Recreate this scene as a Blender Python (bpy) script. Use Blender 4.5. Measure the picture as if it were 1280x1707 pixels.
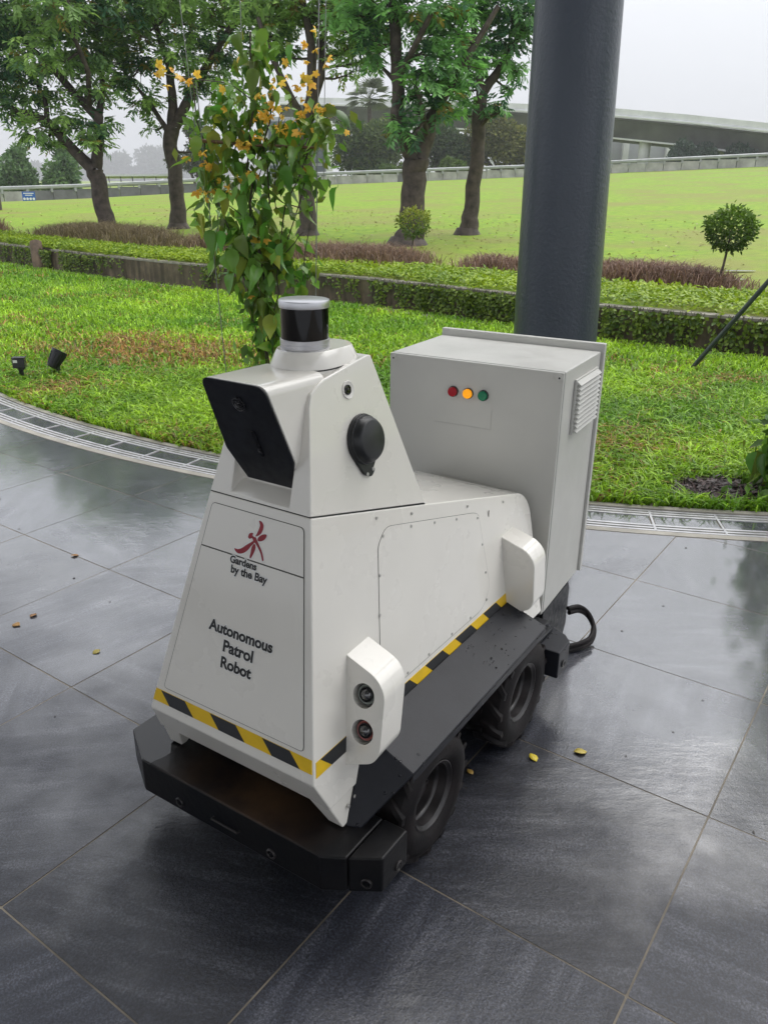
import bpy, bmesh, math, random
import numpy as np
from mathutils import Vector, Matrix

# ------------------------------------------------------------------ camera, sky, sun, exposure
scene = bpy.context.scene
for o in list(bpy.data.objects):
    bpy.data.objects.remove(o)
COL = scene.collection
cam_data = bpy.data.cameras.new('camera')
cam = bpy.data.objects.new('camera', cam_data)
COL.objects.link(cam)
scene.camera = cam
cam_data.sensor_fit = 'VERTICAL'
cam_data.sensor_height = 36.0
cam_data.sensor_width = 27.0
cam_data.lens = 36.0 * 1340.5 / 1707.0
cam_data.clip_start = 0.05
cam_data.clip_end = 4000.0
cr = Vector((0.99994496, 0.00397554, 0.00970986))
cu = Vector((-0.0104922, 0.3788835, 0.9253849))
cf = Vector((0.0, 0.92543584, -0.37890436))
cam.matrix_world = Matrix(((cr.x, cu.x, -cf.x, 0.0), (cr.y, cu.y, -cf.y, 0.0), (cr.z, cu.z, -cf.z, 1.4906), (0, 0, 0, 1)))

world = bpy.data.worlds.new('World')
scene.world = world
world.use_nodes = True
wn = world.node_tree
wn.nodes.clear()
w_out = wn.nodes.new('ShaderNodeOutputWorld')
w_bg = wn.nodes.new('ShaderNodeBackground')
w_sky = wn.nodes.new('ShaderNodeTexSky')
w_sky.sky_type = 'NISHITA'
w_sky.sun_disc = False
SUN_EL, SUN_AZ = math.radians(58), math.radians(58)     # azimuth from +Y towards +X
w_sky.sun_elevation = SUN_EL
w_sky.sun_rotation = SUN_AZ
w_sky.air_density = 1.0
w_sky.dust_density = 6.0
w_sky.ozone_density = 1.0
w_hs = wn.nodes.new('ShaderNodeHueSaturation')           # rain cloud: nearly colourless light
w_hs.inputs['Saturation'].default_value = 0.10
w_mix = wn.nodes.new('ShaderNodeMix')
w_mix.data_type = 'RGBA'
w_mix.inputs['Factor'].default_value = 0.72
w_mix.inputs['B'].default_value = (8.45, 8.75, 9.3, 1.0)   # even cloud deck
w_bg.inputs['Strength'].default_value = 0.15
wn.links.new(w_sky.outputs['Color'], w_hs.inputs['Color'])
wn.links.new(w_hs.outputs['Color'], w_mix.inputs['A'])
# overcast cloud deck: brighter overhead than at the horizon, the same all round
w_tc = wn.nodes.new('ShaderNodeTexCoord')
w_sep = wn.nodes.new('ShaderNodeSeparateXYZ')
w_mr = wn.nodes.new('ShaderNodeMapRange')
w_mr.inputs['From Min'].default_value = 0.0
w_mr.inputs['From Max'].default_value = 1.0
w_mr.inputs['To Min'].default_value = 0.46
w_mr.inputs['To Max'].default_value = 1.0
w_mul = wn.nodes.new('ShaderNodeVectorMath')
w_mul.operation = 'SCALE'
wn.links.new(w_tc.outputs['Generated'], w_sep.inputs[0])
wn.links.new(w_sep.outputs['Z'], w_mr.inputs['Value'])
wn.links.new(w_mr.outputs['Result'], w_mul.inputs['Scale'])
wn.links.new(w_mix.outputs['Result'], w_mul.inputs[0])
wn.links.new(w_mul.outputs['Vector'], w_bg.inputs['Color'])
wn.links.new(w_bg.outputs['Background'], w_out.inputs['Surface'])

sun_data = bpy.data.lights.new('sun', 'SUN')
sun_data.energy = 1.3
sun_data.angle = math.radians(60)
sun_data.color = (1.0, 0.97, 0.93)
sun = bpy.data.objects.new('sun', sun_data)
COL.objects.link(sun)
sd = Vector((math.sin(SUN_AZ) * math.cos(SUN_EL), math.cos(SUN_AZ) * math.cos(SUN_EL), math.sin(SUN_EL)))
sun.rotation_euler = sd.to_track_quat('Z', 'Y').to_euler()
sun.location = sd * 30

scene.view_settings.view_transform = 'Standard'
scene.view_settings.look = 'None'
scene.view_settings.exposure = 0.67
scene.view_settings.gamma = 1.0
scene.view_settings.use_curve_mapping = False
scene.render.engine = 'CYCLES'
scene.cycles.max_bounces = 6
scene.cycles.diffuse_bounces = 3
scene.cycles.glossy_bounces = 4
scene.cycles.transparent_max_bounces = 8
scene.cycles.volume_bounces = 0

rnd = random.Random(7)
npr = np.random.default_rng(11)

# ------------------------------------------------------------------ helpers
def tag(o, label=None, cat=None, group=None, kind=None):
    if label: o['label'] = label
    if cat: o['category'] = cat
    if group: o['group'] = group
    if kind: o['kind'] = kind
    return o

def empty(name, loc=(0, 0, 0), rz=0.0, parent=None):
    o = bpy.data.objects.new(name, None)
    o.empty_display_size = 0.1
    COL.objects.link(o)
    o.location = loc
    o.rotation_euler = (0, 0, rz)
    o.parent = parent
    return o

def link(name, me, mat=None, parent=None, loc=None, rot=None):
    o = bpy.data.objects.new(name, me)
    COL.objects.link(o)
    if mat is not None and not me.materials:
        me.materials.append(mat)
    if parent is not None:
        o.parent = parent
    if loc is not None: o.location = loc
    if rot is not None: o.rotation_euler = rot
    return o

class MB:
    """collects shapes into one mesh"""
    def __init__(s):
        s.v = []; s.f = []
    def add(s, vs, fs):
        n = len(s.v)
        s.v += [tuple(p) for p in vs]
        s.f += [tuple(i + n for i in f) for f in fs]
        return s
    def box(s, c, d, M=None):
        x, y, z = (k / 2 for k in d)
        vs = [Vector((sx * x, sy * y, sz * z)) for sz in (-1, 1) for sy in (-1, 1) for sx in (-1, 1)]
        if M is not None: vs = [M @ p for p in vs]
        vs = [p + Vector(c) for p in vs]
        return s.add(vs, [(0, 2, 3, 1), (4, 5, 7, 6), (0, 1, 5, 4), (2, 6, 7, 3), (0, 4, 6, 2), (1, 3, 7, 5)])
    def loft(s, rings, cap=True, close=True):
        n = len(rings[0]); vs = [p for r in rings for p in r]; fs = []
        m = n if close else n - 1
        for k in range(len(rings) - 1):
            for i in range(m):
                j = (i + 1) % n
                fs.append((k * n + i, k * n + j, (k + 1) * n + j, (k + 1) * n + i))
        if cap:
            fs.append(tuple(reversed(range(n))))
            fs.append(tuple((len(rings) - 1) * n + i for i in range(n)))
        return s.add(vs, fs)
    def prism(s, poly, z0, z1):
        return s.loft([[(x, y, z0) for x, y in poly], [(x, y, z1) for x, y in poly]])
    def plate(s, poly, O, U, V, h0, h1, inset=0.0):
        """2-D polygon in the plane O+u*U+v*V raised along the normal from h0 to h1"""
        O = Vector(O); U = Vector(U).normalized(); V = Vector(V).normalized(); N = U.cross(V)
        r0 = [O + U * a + V * b + N * h0 for a, b in poly]
        r1 = [O + U * a + V * b + N * h1 for a, b in poly]
        return s.loft([r0, r1])
    def tube(s, path, rad, n=8, cap=True):
        path = [Vector(p) for p in path]
        rads = rad if isinstance(rad, (list, tuple)) else [rad] * len(path)
        rings = []; up = Vector((0.31, 0.17, 0.93)).normalized()
        prev = None
        for i, p in enumerate(path):
            t = (path[min(i + 1, len(path) - 1)] - path[max(i - 1, 0)])
            if t.length < 1e-9: t = Vector((0, 0, 1))
            t.normalize()
            if prev is None:
                a = up.cross(t)
                if a.length < .1: a = Vector((1, 0, 0)).cross(t)
            else:
                a = prev - t * prev.dot(t)
            a.normalize(); prev = a
            b = t.cross(a)
            rings.append([p + (a * math.cos(2 * math.pi * k / n) + b * math.sin(2 * math.pi * k / n)) * rads[i] for k in range(n)])
        return s.loft(rings, cap=cap)
    def lathe(s, prof, n=24, O=(0, 0, 0), A=(0, 0, 1), U=(1, 0, 0), cap=False):
        """profile of (height along A, radius)"""
        O = Vector(O); A = Vector(A).normalized(); U = Vector(U); U = (U - A * U.dot(A)).normalized(); W = A.cross(U)
        rings = [[O + A * h + (U * math.cos(2 * math.pi * k / n) + W * math.sin(2 * math.pi * k / n)) * max(r, 1e-5) for k in range(n)] for h, r in prof]
        return s.loft(rings, cap=cap)
    def mesh(s, name, smooth=None):
        me = bpy.data.meshes.new(name)
        me.from_pydata(s.v, [], s.f)
        bm = bmesh.new(); bm.from_mesh(me)
        bmesh.ops.recalc_face_normals(bm, faces=bm.faces)
        bm.to_mesh(me); bm.free()
        if smooth is not None:
            for p in me.polygons: p.use_smooth = True
            me.set_sharp_from_angle(angle=math.radians(smooth))
        return me
    def build(s, name, mat, parent=None, smooth=None, bevel=0.0, seg=2, loc=None, rot=None):
        o = link(name, s.mesh(name, smooth), mat, parent, loc, rot)
        if bevel > 0: add_bevel(o, bevel, seg)
        return o

def add_bevel(o, w, seg=2, ang=28):
    for p in o.data.polygons: p.use_smooth = True
    m = o.modifiers.new('bevel', 'BEVEL')
    m.width = w; m.segments = seg; m.limit_method = 'ANGLE'; m.angle_limit = math.radians(ang)
    m.harden_normals = True
    m.use_clamp_overlap = True

def rpoly(pts, r, n=4):
    """rounded polygon corners; r a number or list"""
    out = []; k = len(pts)
    for i in range(k):
        p = Vector(pts[i]); a = Vector(pts[i - 1]) - p; b = Vector(pts[(i + 1) % k]) - p
        rr = r[i] if isinstance(r, (list, tuple)) else r
        if rr <= 0: out.append(tuple(p)); continue
        la, lb = a.length, b.length; a.normalize(); b.normalize()
        d = min(rr, la * .48, lb * .48)
        for j in range(n + 1):
            t = j / n
            q = p + a * d * (1 - t) ** 2 + b * d * t ** 2
            out.append((q.x, q.y))
    return out

def grow(poly, d):
    """offset a counter-clockwise polygon outwards by d"""
    out = []; n = len(poly)
    area = sum(poly[i][0] * poly[(i + 1) % n][1] - poly[(i + 1) % n][0] * poly[i][1] for i in range(n))
    sg = 1 if area > 0 else -1
    for i in range(n):
        a = Vector(poly[i - 1]); p = Vector(poly[i]); b = Vector(poly[(i + 1) % n])
        e1 = (p - a); e2 = (b - p)
        if e1.length < 1e-7 or e2.length < 1e-7: out.append(tuple(p)); continue
        n1 = Vector((e1.y, -e1.x)).normalized() * sg; n2 = Vector((e2.y, -e2.x)).normalized() * sg
        m = n1 + n2
        if m.length < .2: m = n1
        m.normalize(); k = d / max(m.dot(n1), .4)
        out.append(tuple(p + m * k))
    return out

def np_mesh(name, V, tris, mat, tint=None, smooth=False, parent=None):
    V = np.asarray(V, np.float32); T = np.asarray(tris, np.int32)
    me = bpy.data.meshes.new(name)
    me.vertices.add(len(V)); me.vertices.foreach_set('co', V.ravel())
    me.loops.add(T.size); me.loops.foreach_set('vertex_index', T.ravel())
    me.polygons.add(len(T)); me.polygons.foreach_set('loop_start', np.arange(0, T.size, T.shape[1], dtype=np.int32))
    if smooth: me.polygons.foreach_set('use_smooth', np.ones(len(T), bool))
    me.update(calc_edges=True)
    if tint is not None:
        at = me.color_attributes.new('tint', 'FLOAT_COLOR', 'POINT')
        c = np.ones((len(V), 4), np.float32); c[:, :3] = tint
        at.data.foreach_set('color', c.ravel())
    return link(name, me, mat, parent)

def unit(a):
    return a / np.maximum(np.linalg.norm(a, axis=1, keepdims=True), 1e-9)

def leaf_geo(P, D, N, L, W, fold=.25):
    """rhombic folded leaves: base, two sides, tip"""
    D = unit(D); S = unit(np.cross(D, N)); U = np.cross(S, D)
    L = np.asarray(L)[:, None]; W = np.asarray(W)[:, None]
    b = P; m = P + D * L * .45 - U * W * fold
    a = P + D * L * .42 + S * W * .5; c = P + D * L * .42 - S * W * .5
    t = P + D * L - U * L * .12
    V = np.stack([b, a, t, c, m], 1).reshape(-1, 3)
    i = (np.arange(len(P)) * 5)[:, None]
    T = np.concatenate([i + [0, 4, 1], i + [1, 4, 2], i + [0, 3, 4], i + [3, 2, 4]], 1).reshape(-1, 3)
    return V, T

# ------------------------------------------------------------------ materials
def nodes(name):
    m = bpy.data.materials.new(name)
    m.use_nodes = True
    nt = m.node_tree
    b = nt.nodes['Principled BSDF']
    return m, nt, b

def nd(nt, typ, **kw):
    n = nt.nodes.new(typ)
    for k, v in kw.items():
        if k in n.inputs: n.inputs[k].default_value = v
        else: setattr(n, k, v)
    return n

def rgb(c): return (c[0], c[1], c[2], 1.0)

def ramp(nt, fac, stops):
    r = nt.nodes.new('ShaderNodeValToRGB')
    el = r.color_ramp.elements
    while len(el) < len(stops): el.new(.5)
    for e, (p, c) in zip(el, stops):
        e.position = p; e.color = rgb(c) if hasattr(c, '__len__') else (c, c, c, 1)
    nt.links.new(fac, r.inputs['Fac'])
    return r

def coords(nt, scale=(1, 1, 1), kind='Object', rot=(0, 0, 0)):
    if kind == 'World':
        g = nt.nodes.new('ShaderNodeNewGeometry'); out = g.outputs['Position']
    else:
        t = nt.nodes.new('ShaderNodeTexCoord'); out = t.outputs[kind]
    mp = nt.nodes.new('ShaderNodeMapping')
    mp.inputs['Scale'].default_value = scale
    mp.inputs['Rotation'].default_value = rot
    nt.links.new(out, mp.inputs['Vector'])
    return mp.outputs['Vector']

def noise(nt, vec, scale, detail=4, rough=.55):
    n = nd(nt, 'ShaderNodeTexNoise', Scale=scale, Detail=detail, Roughness=rough)
    nt.links.new(vec, n.inputs['Vector'])
    return n.outputs['Fac']

def bump(nt, height, strength, dist, normal=None):
    b = nd(nt, 'ShaderNodeBump', Strength=strength, Distance=dist)
    nt.links.new(height, b.inputs['Height'])
    if normal is not None: nt.links.new(normal, b.inputs['Normal'])
    return b.outputs['Normal']

def simple(name, col, rough=.5, metal=0.0, var=.12, vscale=6.0, bmp=0.0, bscale=60.0, coat=0.0, coatr=.05, spec=.5, rvar=0.0, kind='Object', second=None):
    m, nt, b = nodes(name)
    v = coords(nt, kind=kind)
    f = noise(nt, v, vscale, 6)
    hi = second if second else tuple(min(1, c * (1 + var)) for c in col)
    lo = tuple(c * (1 - var) for c in col)
    r = ramp(nt, f, [(.3, lo), (.7, hi)])
    nt.links.new(r.outputs['Color'], b.inputs['Base Color'])
    b.inputs['Roughness'].default_value = rough
    if rvar > 0:
        f2 = noise(nt, v, vscale * 2.3, 5)
        rr = ramp(nt, f2, [(.35, max(.02, rough - rvar)), (.65, min(1, rough + rvar))])
        nt.links.new(rr.outputs['Color'], b.inputs['Roughness'])
    b.inputs['Metallic'].default_value = metal
    b.inputs['Specular IOR Level'].default_value = spec
    b.inputs['Coat Weight'].default_value = coat
    b.inputs['Coat Roughness'].default_value = coatr
    if bmp > 0:
        nt.links.new(bump(nt, noise(nt, v, bscale, 5), bmp, .004), b.inputs['Normal'])
    return m

def leafy(name, col, trans=.3, rough=.45, use_tint=True, rand=.0, spec=.4):
    m, nt, b = nodes(name)
    out = nt.nodes['Material Output']
    base = nd(nt, 'ShaderNodeRGB'); base.outputs[0].default_value = rgb(col)
    c = base.outputs[0]
    if use_tint:
        a = nd(nt, 'ShaderNodeAttribute', attribute_name='tint')
        mx = nd(nt, 'ShaderNodeMix', data_type='RGBA', blend_type='MULTIPLY')
        mx.inputs['Factor'].default_value = 1
        nt.links.new(c, mx.inputs['A']); nt.links.new(a.outputs['Color'], mx.inputs['B'])
        c = mx.outputs['Result']
    if rand > 0:
        oi = nt.nodes.new('ShaderNodeObjectInfo')
        hs = nt.nodes.new('ShaderNodeHueSaturation')
        r1 = ramp(nt, oi.outputs['Random'], [(0, .5 - .05 * rand), (1, .5 + .03 * rand)])
        r2 = nd(nt, 'ShaderNodeMapRange'); r2.inputs['To Min'].default_value = 1 - .5 * rand; r2.inputs['To Max'].default_value = 1 + .7 * rand
        mm = nd(nt, 'ShaderNodeMath', operation='FRACT'); mu = nd(nt, 'ShaderNodeMath', operation='MULTIPLY'); mu.inputs[1].default_value = 7.31
        nt.links.new(oi.outputs['Random'], mu.inputs[0]); nt.links.new(mu.outputs[0], mm.inputs[0]); nt.links.new(mm.outputs[0], r2.inputs['Value'])
        nt.links.new(r1.outputs['Color'], hs.inputs['Hue']); nt.links.new(r2.outputs['Result'], hs.inputs['Value'])
        nt.links.new(c, hs.inputs['Color']); c = hs.outputs['Color']
    nt.links.new(c, b.inputs['Base Color'])
    b.inputs['Roughness'].default_value = rough
    b.inputs['Specular IOR Level'].default_value = spec
    if trans > 0:
        tr = nt.nodes.new('ShaderNodeBsdfTranslucent'); nt.links.new(c, tr.inputs['Color'])
        ms = nt.nodes.new('ShaderNodeMixShader'); ms.inputs['Fac'].default_value = trans
        nt.links.new(b.outputs['BSDF'], ms.inputs[1]); nt.links.new(tr.outputs['BSDF'], ms.inputs[2])
        nt.links.new(ms.outputs['Shader'], out.inputs['Surface'])
    return m

MT = {}
MT['white'] = simple('white_gloss_paint', (.735, .71, .655), .30, var=.045, vscale=2.2, coat=.8, coatr=.09, bmp=.012, bscale=300, rvar=.06)
MT['white2'] = simple('white_gloss_cap', (.75, .725, .67), .22, var=.03, vscale=3, coat=.7, coatr=.05)
MT['cab'] = simple('light_grey_powder_coat', (.50, .495, .465), .42, var=.05, vscale=4, bmp=.05, bscale=500, rvar=.08)
MT['black'] = simple('black_powder_coat', (.007, .008, .0115), .42, var=.3, vscale=20, bmp=.15, bscale=420, rvar=.1, spec=.3)
MT['deckblack'] = None
MT['gasket'] = simple('dark_gap', (.012, .012, .012), .8, var=.1)
MT['plastic'] = simple('black_plastic', (.007, .008, .010), .38, var=.1, bmp=.05, bscale=600)
MT['gloss'] = simple('black_glass', (.002, .002, .003), .05, var=.0, spec=.4)
MT['alu'] = simple('satin_aluminium', (.55, .55, .57), .3, metal=1, var=.05, vscale=30)
MT['rubber'] = simple('tyre_rubber', (.006, .006, .008), .6, var=.5, vscale=14, bmp=.25, bscale=120, spec=.22, second=(.020, .016, .016))
MT['rim'] = simple('dark_rim_steel', (.014, .014, .016), .36, var=.4, vscale=20, second=(.036, .030, .030))
MT['yellow'] = simple('hazard_yellow', (.72, .46, .01), .4, var=.08, vscale=20)
MT['tapeblack'] = simple('hazard_black', (.014, .015, .018), .4, var=.1)
MT['ink'] = simple('black_print', (.01, .01, .011), .5, var=.05)
MT['sticker'] = simple('white_sticker_edge', (.74, .74, .72), .4, var=.02)
MT['red_ink'] = simple('dark_red_print', (.26, .006, .018), .45, var=.15, vscale=40)
MT['steel'] = simple('screw_steel', (.42, .41, .39), .35, metal=.5, var=.15, vscale=80)
MT['grey_dk'] = simple('camera_lens_ring', (.02, .02, .022), .25, var=.1)

# ------------------------------------------------------------------ setting: ground, pavement, drain
def mat_slate():
    m, nt, b = nodes('wet_black_slate')
    oi = nt.nodes.new('ShaderNodeObjectInfo')
    g = nt.nodes.new('ShaderNodeNewGeometry')
    tc = nt.nodes.new('ShaderNodeTexCoord')
    # every tile shifted through the pattern
    sh = nd(nt, 'ShaderNodeVectorMath', operation='SCALE'); sh.inputs['Scale'].default_value = 23.0
    cmb = nt.nodes.new('ShaderNodeCombineXYZ')
    for k in range(3): nt.links.new(oi.outputs['Random'], cmb.inputs[k])
    nt.links.new(cmb.outputs[0], sh.inputs[0])
    ad = nd(nt, 'ShaderNodeVectorMath', operation='ADD')
    nt.links.new(tc.outputs['Object'], ad.inputs[0]); nt.links.new(sh.outputs[0], ad.inputs[1])
    vr = nd(nt, 'ShaderNodeVectorRotate', rotation_type='Z_AXIS')
    an = nd(nt, 'ShaderNodeMath', operation='MULTIPLY'); an.inputs[1].default_value = 40.0
    nt.links.new(oi.outputs['Random'], an.inputs[0]); nt.links.new(an.outputs[0], vr.inputs['Angle']); nt.links.new(ad.outputs[0], vr.inputs['Vector'])
    def mp(scale):
        q = nt.nodes.new('ShaderNodeMapping'); q.inputs['Scale'].default_value = scale
        nt.links.new(vr.outputs['Vector'], q.inputs['Vector']); return q.outputs['Vector']
    streak = noise(nt, mp((22, 3.2, 10)), 1.0, 6, .62)
    cloud = noise(nt, mp((1, 1, 1)), 3.0, 6, .6)
    fine = noise(nt, mp((1, 1, 1)), 190.0, 6, .75)
    mid = noise(nt, mp((1.4, .8, 1)), 62.0, 6, .7)
    c1 = ramp(nt, streak, [(.3, (.009, .011, .019)), (.50, (.024, .027, .039)), (.76, (.082, .086, .106))])
    c2 = ramp(nt, cloud, [(.35, (.72, .73, .78)), (.68, (1.4, 1.36, 1.28))])
    c3 = ramp(nt, fine, [(.38, (.30, .30, .31)), (.5, (.85, .85, .85)), (.64, (2.3, 2.3, 2.25))])
    m1 = nd(nt, 'ShaderNodeMix', data_type='RGBA', blend_type='MULTIPLY'); m1.inputs['Factor'].default_value = 1
    m2 = nd(nt, 'ShaderNodeMix', data_type='RGBA', blend_type='MULTIPLY'); m2.inputs['Factor'].default_value = 1
    nt.links.new(c1.outputs['Color'], m1.inputs['A']); nt.links.new(c2.outputs['Color'], m1.inputs['B'])
    nt.links.new(m1.outputs['Result'], m2.inputs['A']); nt.links.new(c3.outputs['Color'], m2.inputs['B'])
    hv = nd(nt, 'ShaderNodeMapRange'); hv.inputs['To Min'].default_value = .68; hv.inputs['To Max'].default_value = 1.35
    nt.links.new(oi.outputs['Random'], hv.inputs['Value'])
    hs = nt.nodes.new('ShaderNodeHueSaturation'); nt.links.new(hv.outputs['Result'], hs.inputs['Value'])
    nt.links.new(m2.outputs['Result'], hs.inputs['Color'])
    nt.links.new(hs.outputs['Color'], b.inputs['Base Color'])
    # rain blown in from the lawn side: a water film that thins away from the drain
    sub = nd(nt, 'ShaderNodeVectorMath', operation='DISTANCE'); sub.inputs[1].default_value = (2.557, 11.295, 0)
    nt.links.new(g.outputs['Position'], sub.inputs[0])
    wr = nd(nt, 'ShaderNodeMapRange'); wr.interpolation_type = 'SMOOTHSTEP'
    wr.inputs['From Min'].default_value = 10.3; wr.inputs['From Max'].default_value = 8.9
    nt.links.new(sub.outputs['Value'], wr.inputs['Value'])
    wv = coords(nt, kind='World')
    wnz = noise(nt, wv, 1.6, 5, .6)
    wadd = nd(nt, 'ShaderNodeMath', operation='ADD'); nt.links.new(wr.outputs['Result'], wadd.inputs[0])
    wsc = nd(nt, 'ShaderNodeMapRange'); wsc.inputs['From Min'].default_value = .3; wsc.inputs['From Max'].default_value = .7
    wsc.inputs['To Min'].default_value = -.42; wsc.inputs['To Max'].default_value = .42
    nt.links.new(wnz, wsc.inputs['Value']); nt.links.new(wsc.outputs['Result'], wadd.inputs[1]); wadd.use_clamp = True
    wet = wadd.outputs[0]
    rb = ramp(nt, wet, [(0.0, .52), (.45, .40), (1.0, .22)])
    nt.links.new(rb.outputs['Color'], b.inputs['Roughness'])
    spw = ramp(nt, wet, [(0.0, .35), (.4, .45), (1.0, .8)]); nt.links.new(spw.outputs['Color'], b.inputs['Specular IOR Level'])
    cw = ramp(nt, wet, [(0.0, .75), (.45, .9), (.85, 1.0)])
    nt.links.new(cw.outputs['Color'], b.inputs['Coat Weight'])
    crg = ramp(nt, wet, [(0.0, .06), (.35, .03), (1.0, .015)])
    nt.links.new(crg.outputs['Color'], b.inputs['Coat Roughness'])
    cio = nd(nt, 'ShaderNodeMapRange'); cio.inputs['To Min'].default_value = 1.36; cio.inputs['To Max'].default_value = 2.6; nt.links.new(wet, cio.inputs['Value']); nt.links.new(cio.outputs['Result'], b.inputs['Coat IOR'])
    b.inputs['Specular Tint'].default_value = (.97, .96, 1.0, 1)
    # relief: cleft stone + ripples in the film
    hgt = nd(nt, 'ShaderNodeMath', operation='MULTIPLY_ADD'); hgt.inputs[1].default_value = .8
    nt.links.new(mid, hgt.inputs[0]); nt.links.new(streak, hgt.inputs[2])
    h2 = nd(nt, 'ShaderNodeMath', operation='MULTIPLY_ADD'); h2.inputs[1].default_value = .8
    nt.links.new(fine, h2.inputs[0]); nt.links.new(hgt.outputs[0], h2.inputs[2])
    n1 = bump(nt, h2.outputs[0], .8, .004)
    nt.links.new(n1, b.inputs['Normal'])
    rip = noise(nt, coords(nt, (9, 26, 9), 'World', (0, 0, math.radians(6))), 1.0, 4, .6)
    rs = nd(nt, 'ShaderNodeMath', operation='MULTIPLY_ADD'); rs.inputs[1].default_value = .45
    nt.links.new(mid, rs.inputs[0]); nt.links.new(rip, rs.inputs[2])
    r3 = nd(nt, 'ShaderNodeMath', operation='MULTIPLY_ADD'); r3.inputs[1].default_value = .22
    nt.links.new(fine, r3.inputs[0]); nt.links.new(rs.outputs[0], r3.inputs[2])
    cb_ = nd(nt, 'ShaderNodeBump', Distance=.006); nt.links.new(r3.outputs[0], cb_.inputs['Height'])
    cbs = ramp(nt, wet, [(0.0, .24), (.5, .13), (1.0, .045)]); nt.links.new(cbs.outputs['Color'], cb_.inputs['Strength']); n2 = cb_.outputs['Normal']
    nt.links.new(n2, b.inputs['Coat Normal'])
    return m

MT['slate'] = mat_slate()
MT['grout'] = simple('sandy_grout', (.10, .085, .065), .6, var=.5, vscale=5, bmp=.3, bscale=80, kind='World', second=(.26, .22, .165))
MT['concrete'] = simple('damp_concrete', (.30, .28, .24), .6, var=.25, vscale=6, bmp=.3, bscale=60, kind='World', rvar=.2)
MT['galv'] = simple('wet_galvanised_steel', (.46, .46, .47), .4, metal=.35, var=.2, vscale=14, kind='World', rvar=.12)
MT['soil'] = simple('dark_soil', (.035, .026, .02), .9, var=.5, vscale=18, bmp=.6, bscale=50, kind='World')

CC = Vector((2.557, 11.295)); R_OUT = 8.006      # the drain bends round this centre
TS = 0.6
GY = -0.609326553
RX = Vector((math.cos(GY), -math.sin(GY))); FY = Vector((math.sin(GY), math.cos(GY)))
GC = Vector((0.392337683, -1.99260094))
def grid(u, v):
    d = Vector((u, v)) - GC
    return Vector((d.dot(RX), d.dot(FY))) * TS
GANG = math.atan2((grid(1, 0) - grid(0, 0)).y, (grid(1, 0) - grid(0, 0)).x)

pave = MB()
pave.add([(-9, -5, 0), (7, -5, 0), (7, 6, 0), (-9, 9, 0)], [(0, 1, 2, 3)])
pavement = tag(pave.build('pavement', MT['grout']), kind='structure')

def clip_outside(poly, R):
    """cut the disc of radius R out of a convex polygon"""
    ins = [(Vector(p) - CC).length < R for p in poly]
    if not any(ins): return poly
    if all(ins): return None
    out = []; n = len(poly)
    cuts = []
    for i in range(n):
        a, b = Vector(poly[i]), Vector(poly[(i + 1) % n])
        if not ins[i]: out.append(('p', a))
        if ins[i] != ins[(i + 1) % n]:
            lo, hi = 0.0, 1.0
            for _ in range(40):
                md = (lo + hi) / 2
                if ((a.lerp(b, md) - CC).length < R) == ins[i]: lo = md
                else: hi = md
            out.append(('c', a.lerp(b, lo)))
    res = []
    k = len(out)
    # rotate so that the arc gap (leave -> enter) lies between consecutive cuts
    for i in range(k):
        res.append(tuple(out[i][1]))
        j = (i + 1) % k
        if out[i][0] == 'c' and out[j][0] == 'c':
            md = (out[i][1] + out[j][1]) / 2
            pa = out[i][1] - CC; pb = out[j][1] - CC
            a0 = math.atan2(pa.y, pa.x); a1 = math.atan2(pb.y, pb.x)
            for s in range(1, 8):
                a = a0 + (a1 - a0) * s / 8
                res.append((CC.x + R * math.cos(a), CC.y + R * math.sin(a)))
    return res

joint = .0045
tile_full = MB().prism(rpoly([(0, 0), (TS - joint, 0), (TS - joint, TS - joint), (0, TS - joint)], .003, 2), -.02, 0).mesh('tile')
tile_full.materials.append(MT['slate'])
nt_ = 0
for u in range(-13, 7):
    for v in range(-6, 9):
        c = grid(u + .5, v + .5)
        if c.y < -1.2 or c.x < -6.5 or c.x > 4.2 or c.y > 9.0: continue
        if (c - CC).length < R_OUT - .5: continue
        if c.y > 2.5 and c.x < -4.6: continue
        o2 = grid(u, v)
        sq = [(0, 0), (TS - joint, 0), (TS - joint, TS - joint), (0, TS - joint)]
        def tow(p):
            q = Vector(p) + Vector((joint / 2, joint / 2))
            return o2 + Vector((q.x * math.cos(GANG) - q.y * math.sin(GANG), q.x * math.sin(GANG) + q.y * math.cos(GANG)))
        wp = [tow(p) for p in sq]
        cl = clip_outside([tuple(p) for p in wp], R_OUT + .004)
        if cl is None or len(cl) < 3: continue
        if all(not ((p - CC).length < R_OUT + .004) for p in wp):
            me = tile_full
        else:
            inv = []
            for p in cl:
                d = Vector(p) - wp[0]
                inv.append((d.x * math.cos(GANG) + d.y * math.sin(GANG), -d.x * math.sin(GANG) + d.y * math.cos(GANG)))
            me = MB().prism(inv, -.02, 0).mesh('tile_cut')
            me.materials.append(MT['slate'])
        t = link('tile', me, None, pavement, (wp[0].x, wp[0].y, 0.0005 + 0.0006 * rnd.random()), (rnd.uniform(-.0004, .0004), rnd.uniform(-.0004, .0004), GANG))
        nt_ += 1

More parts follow.
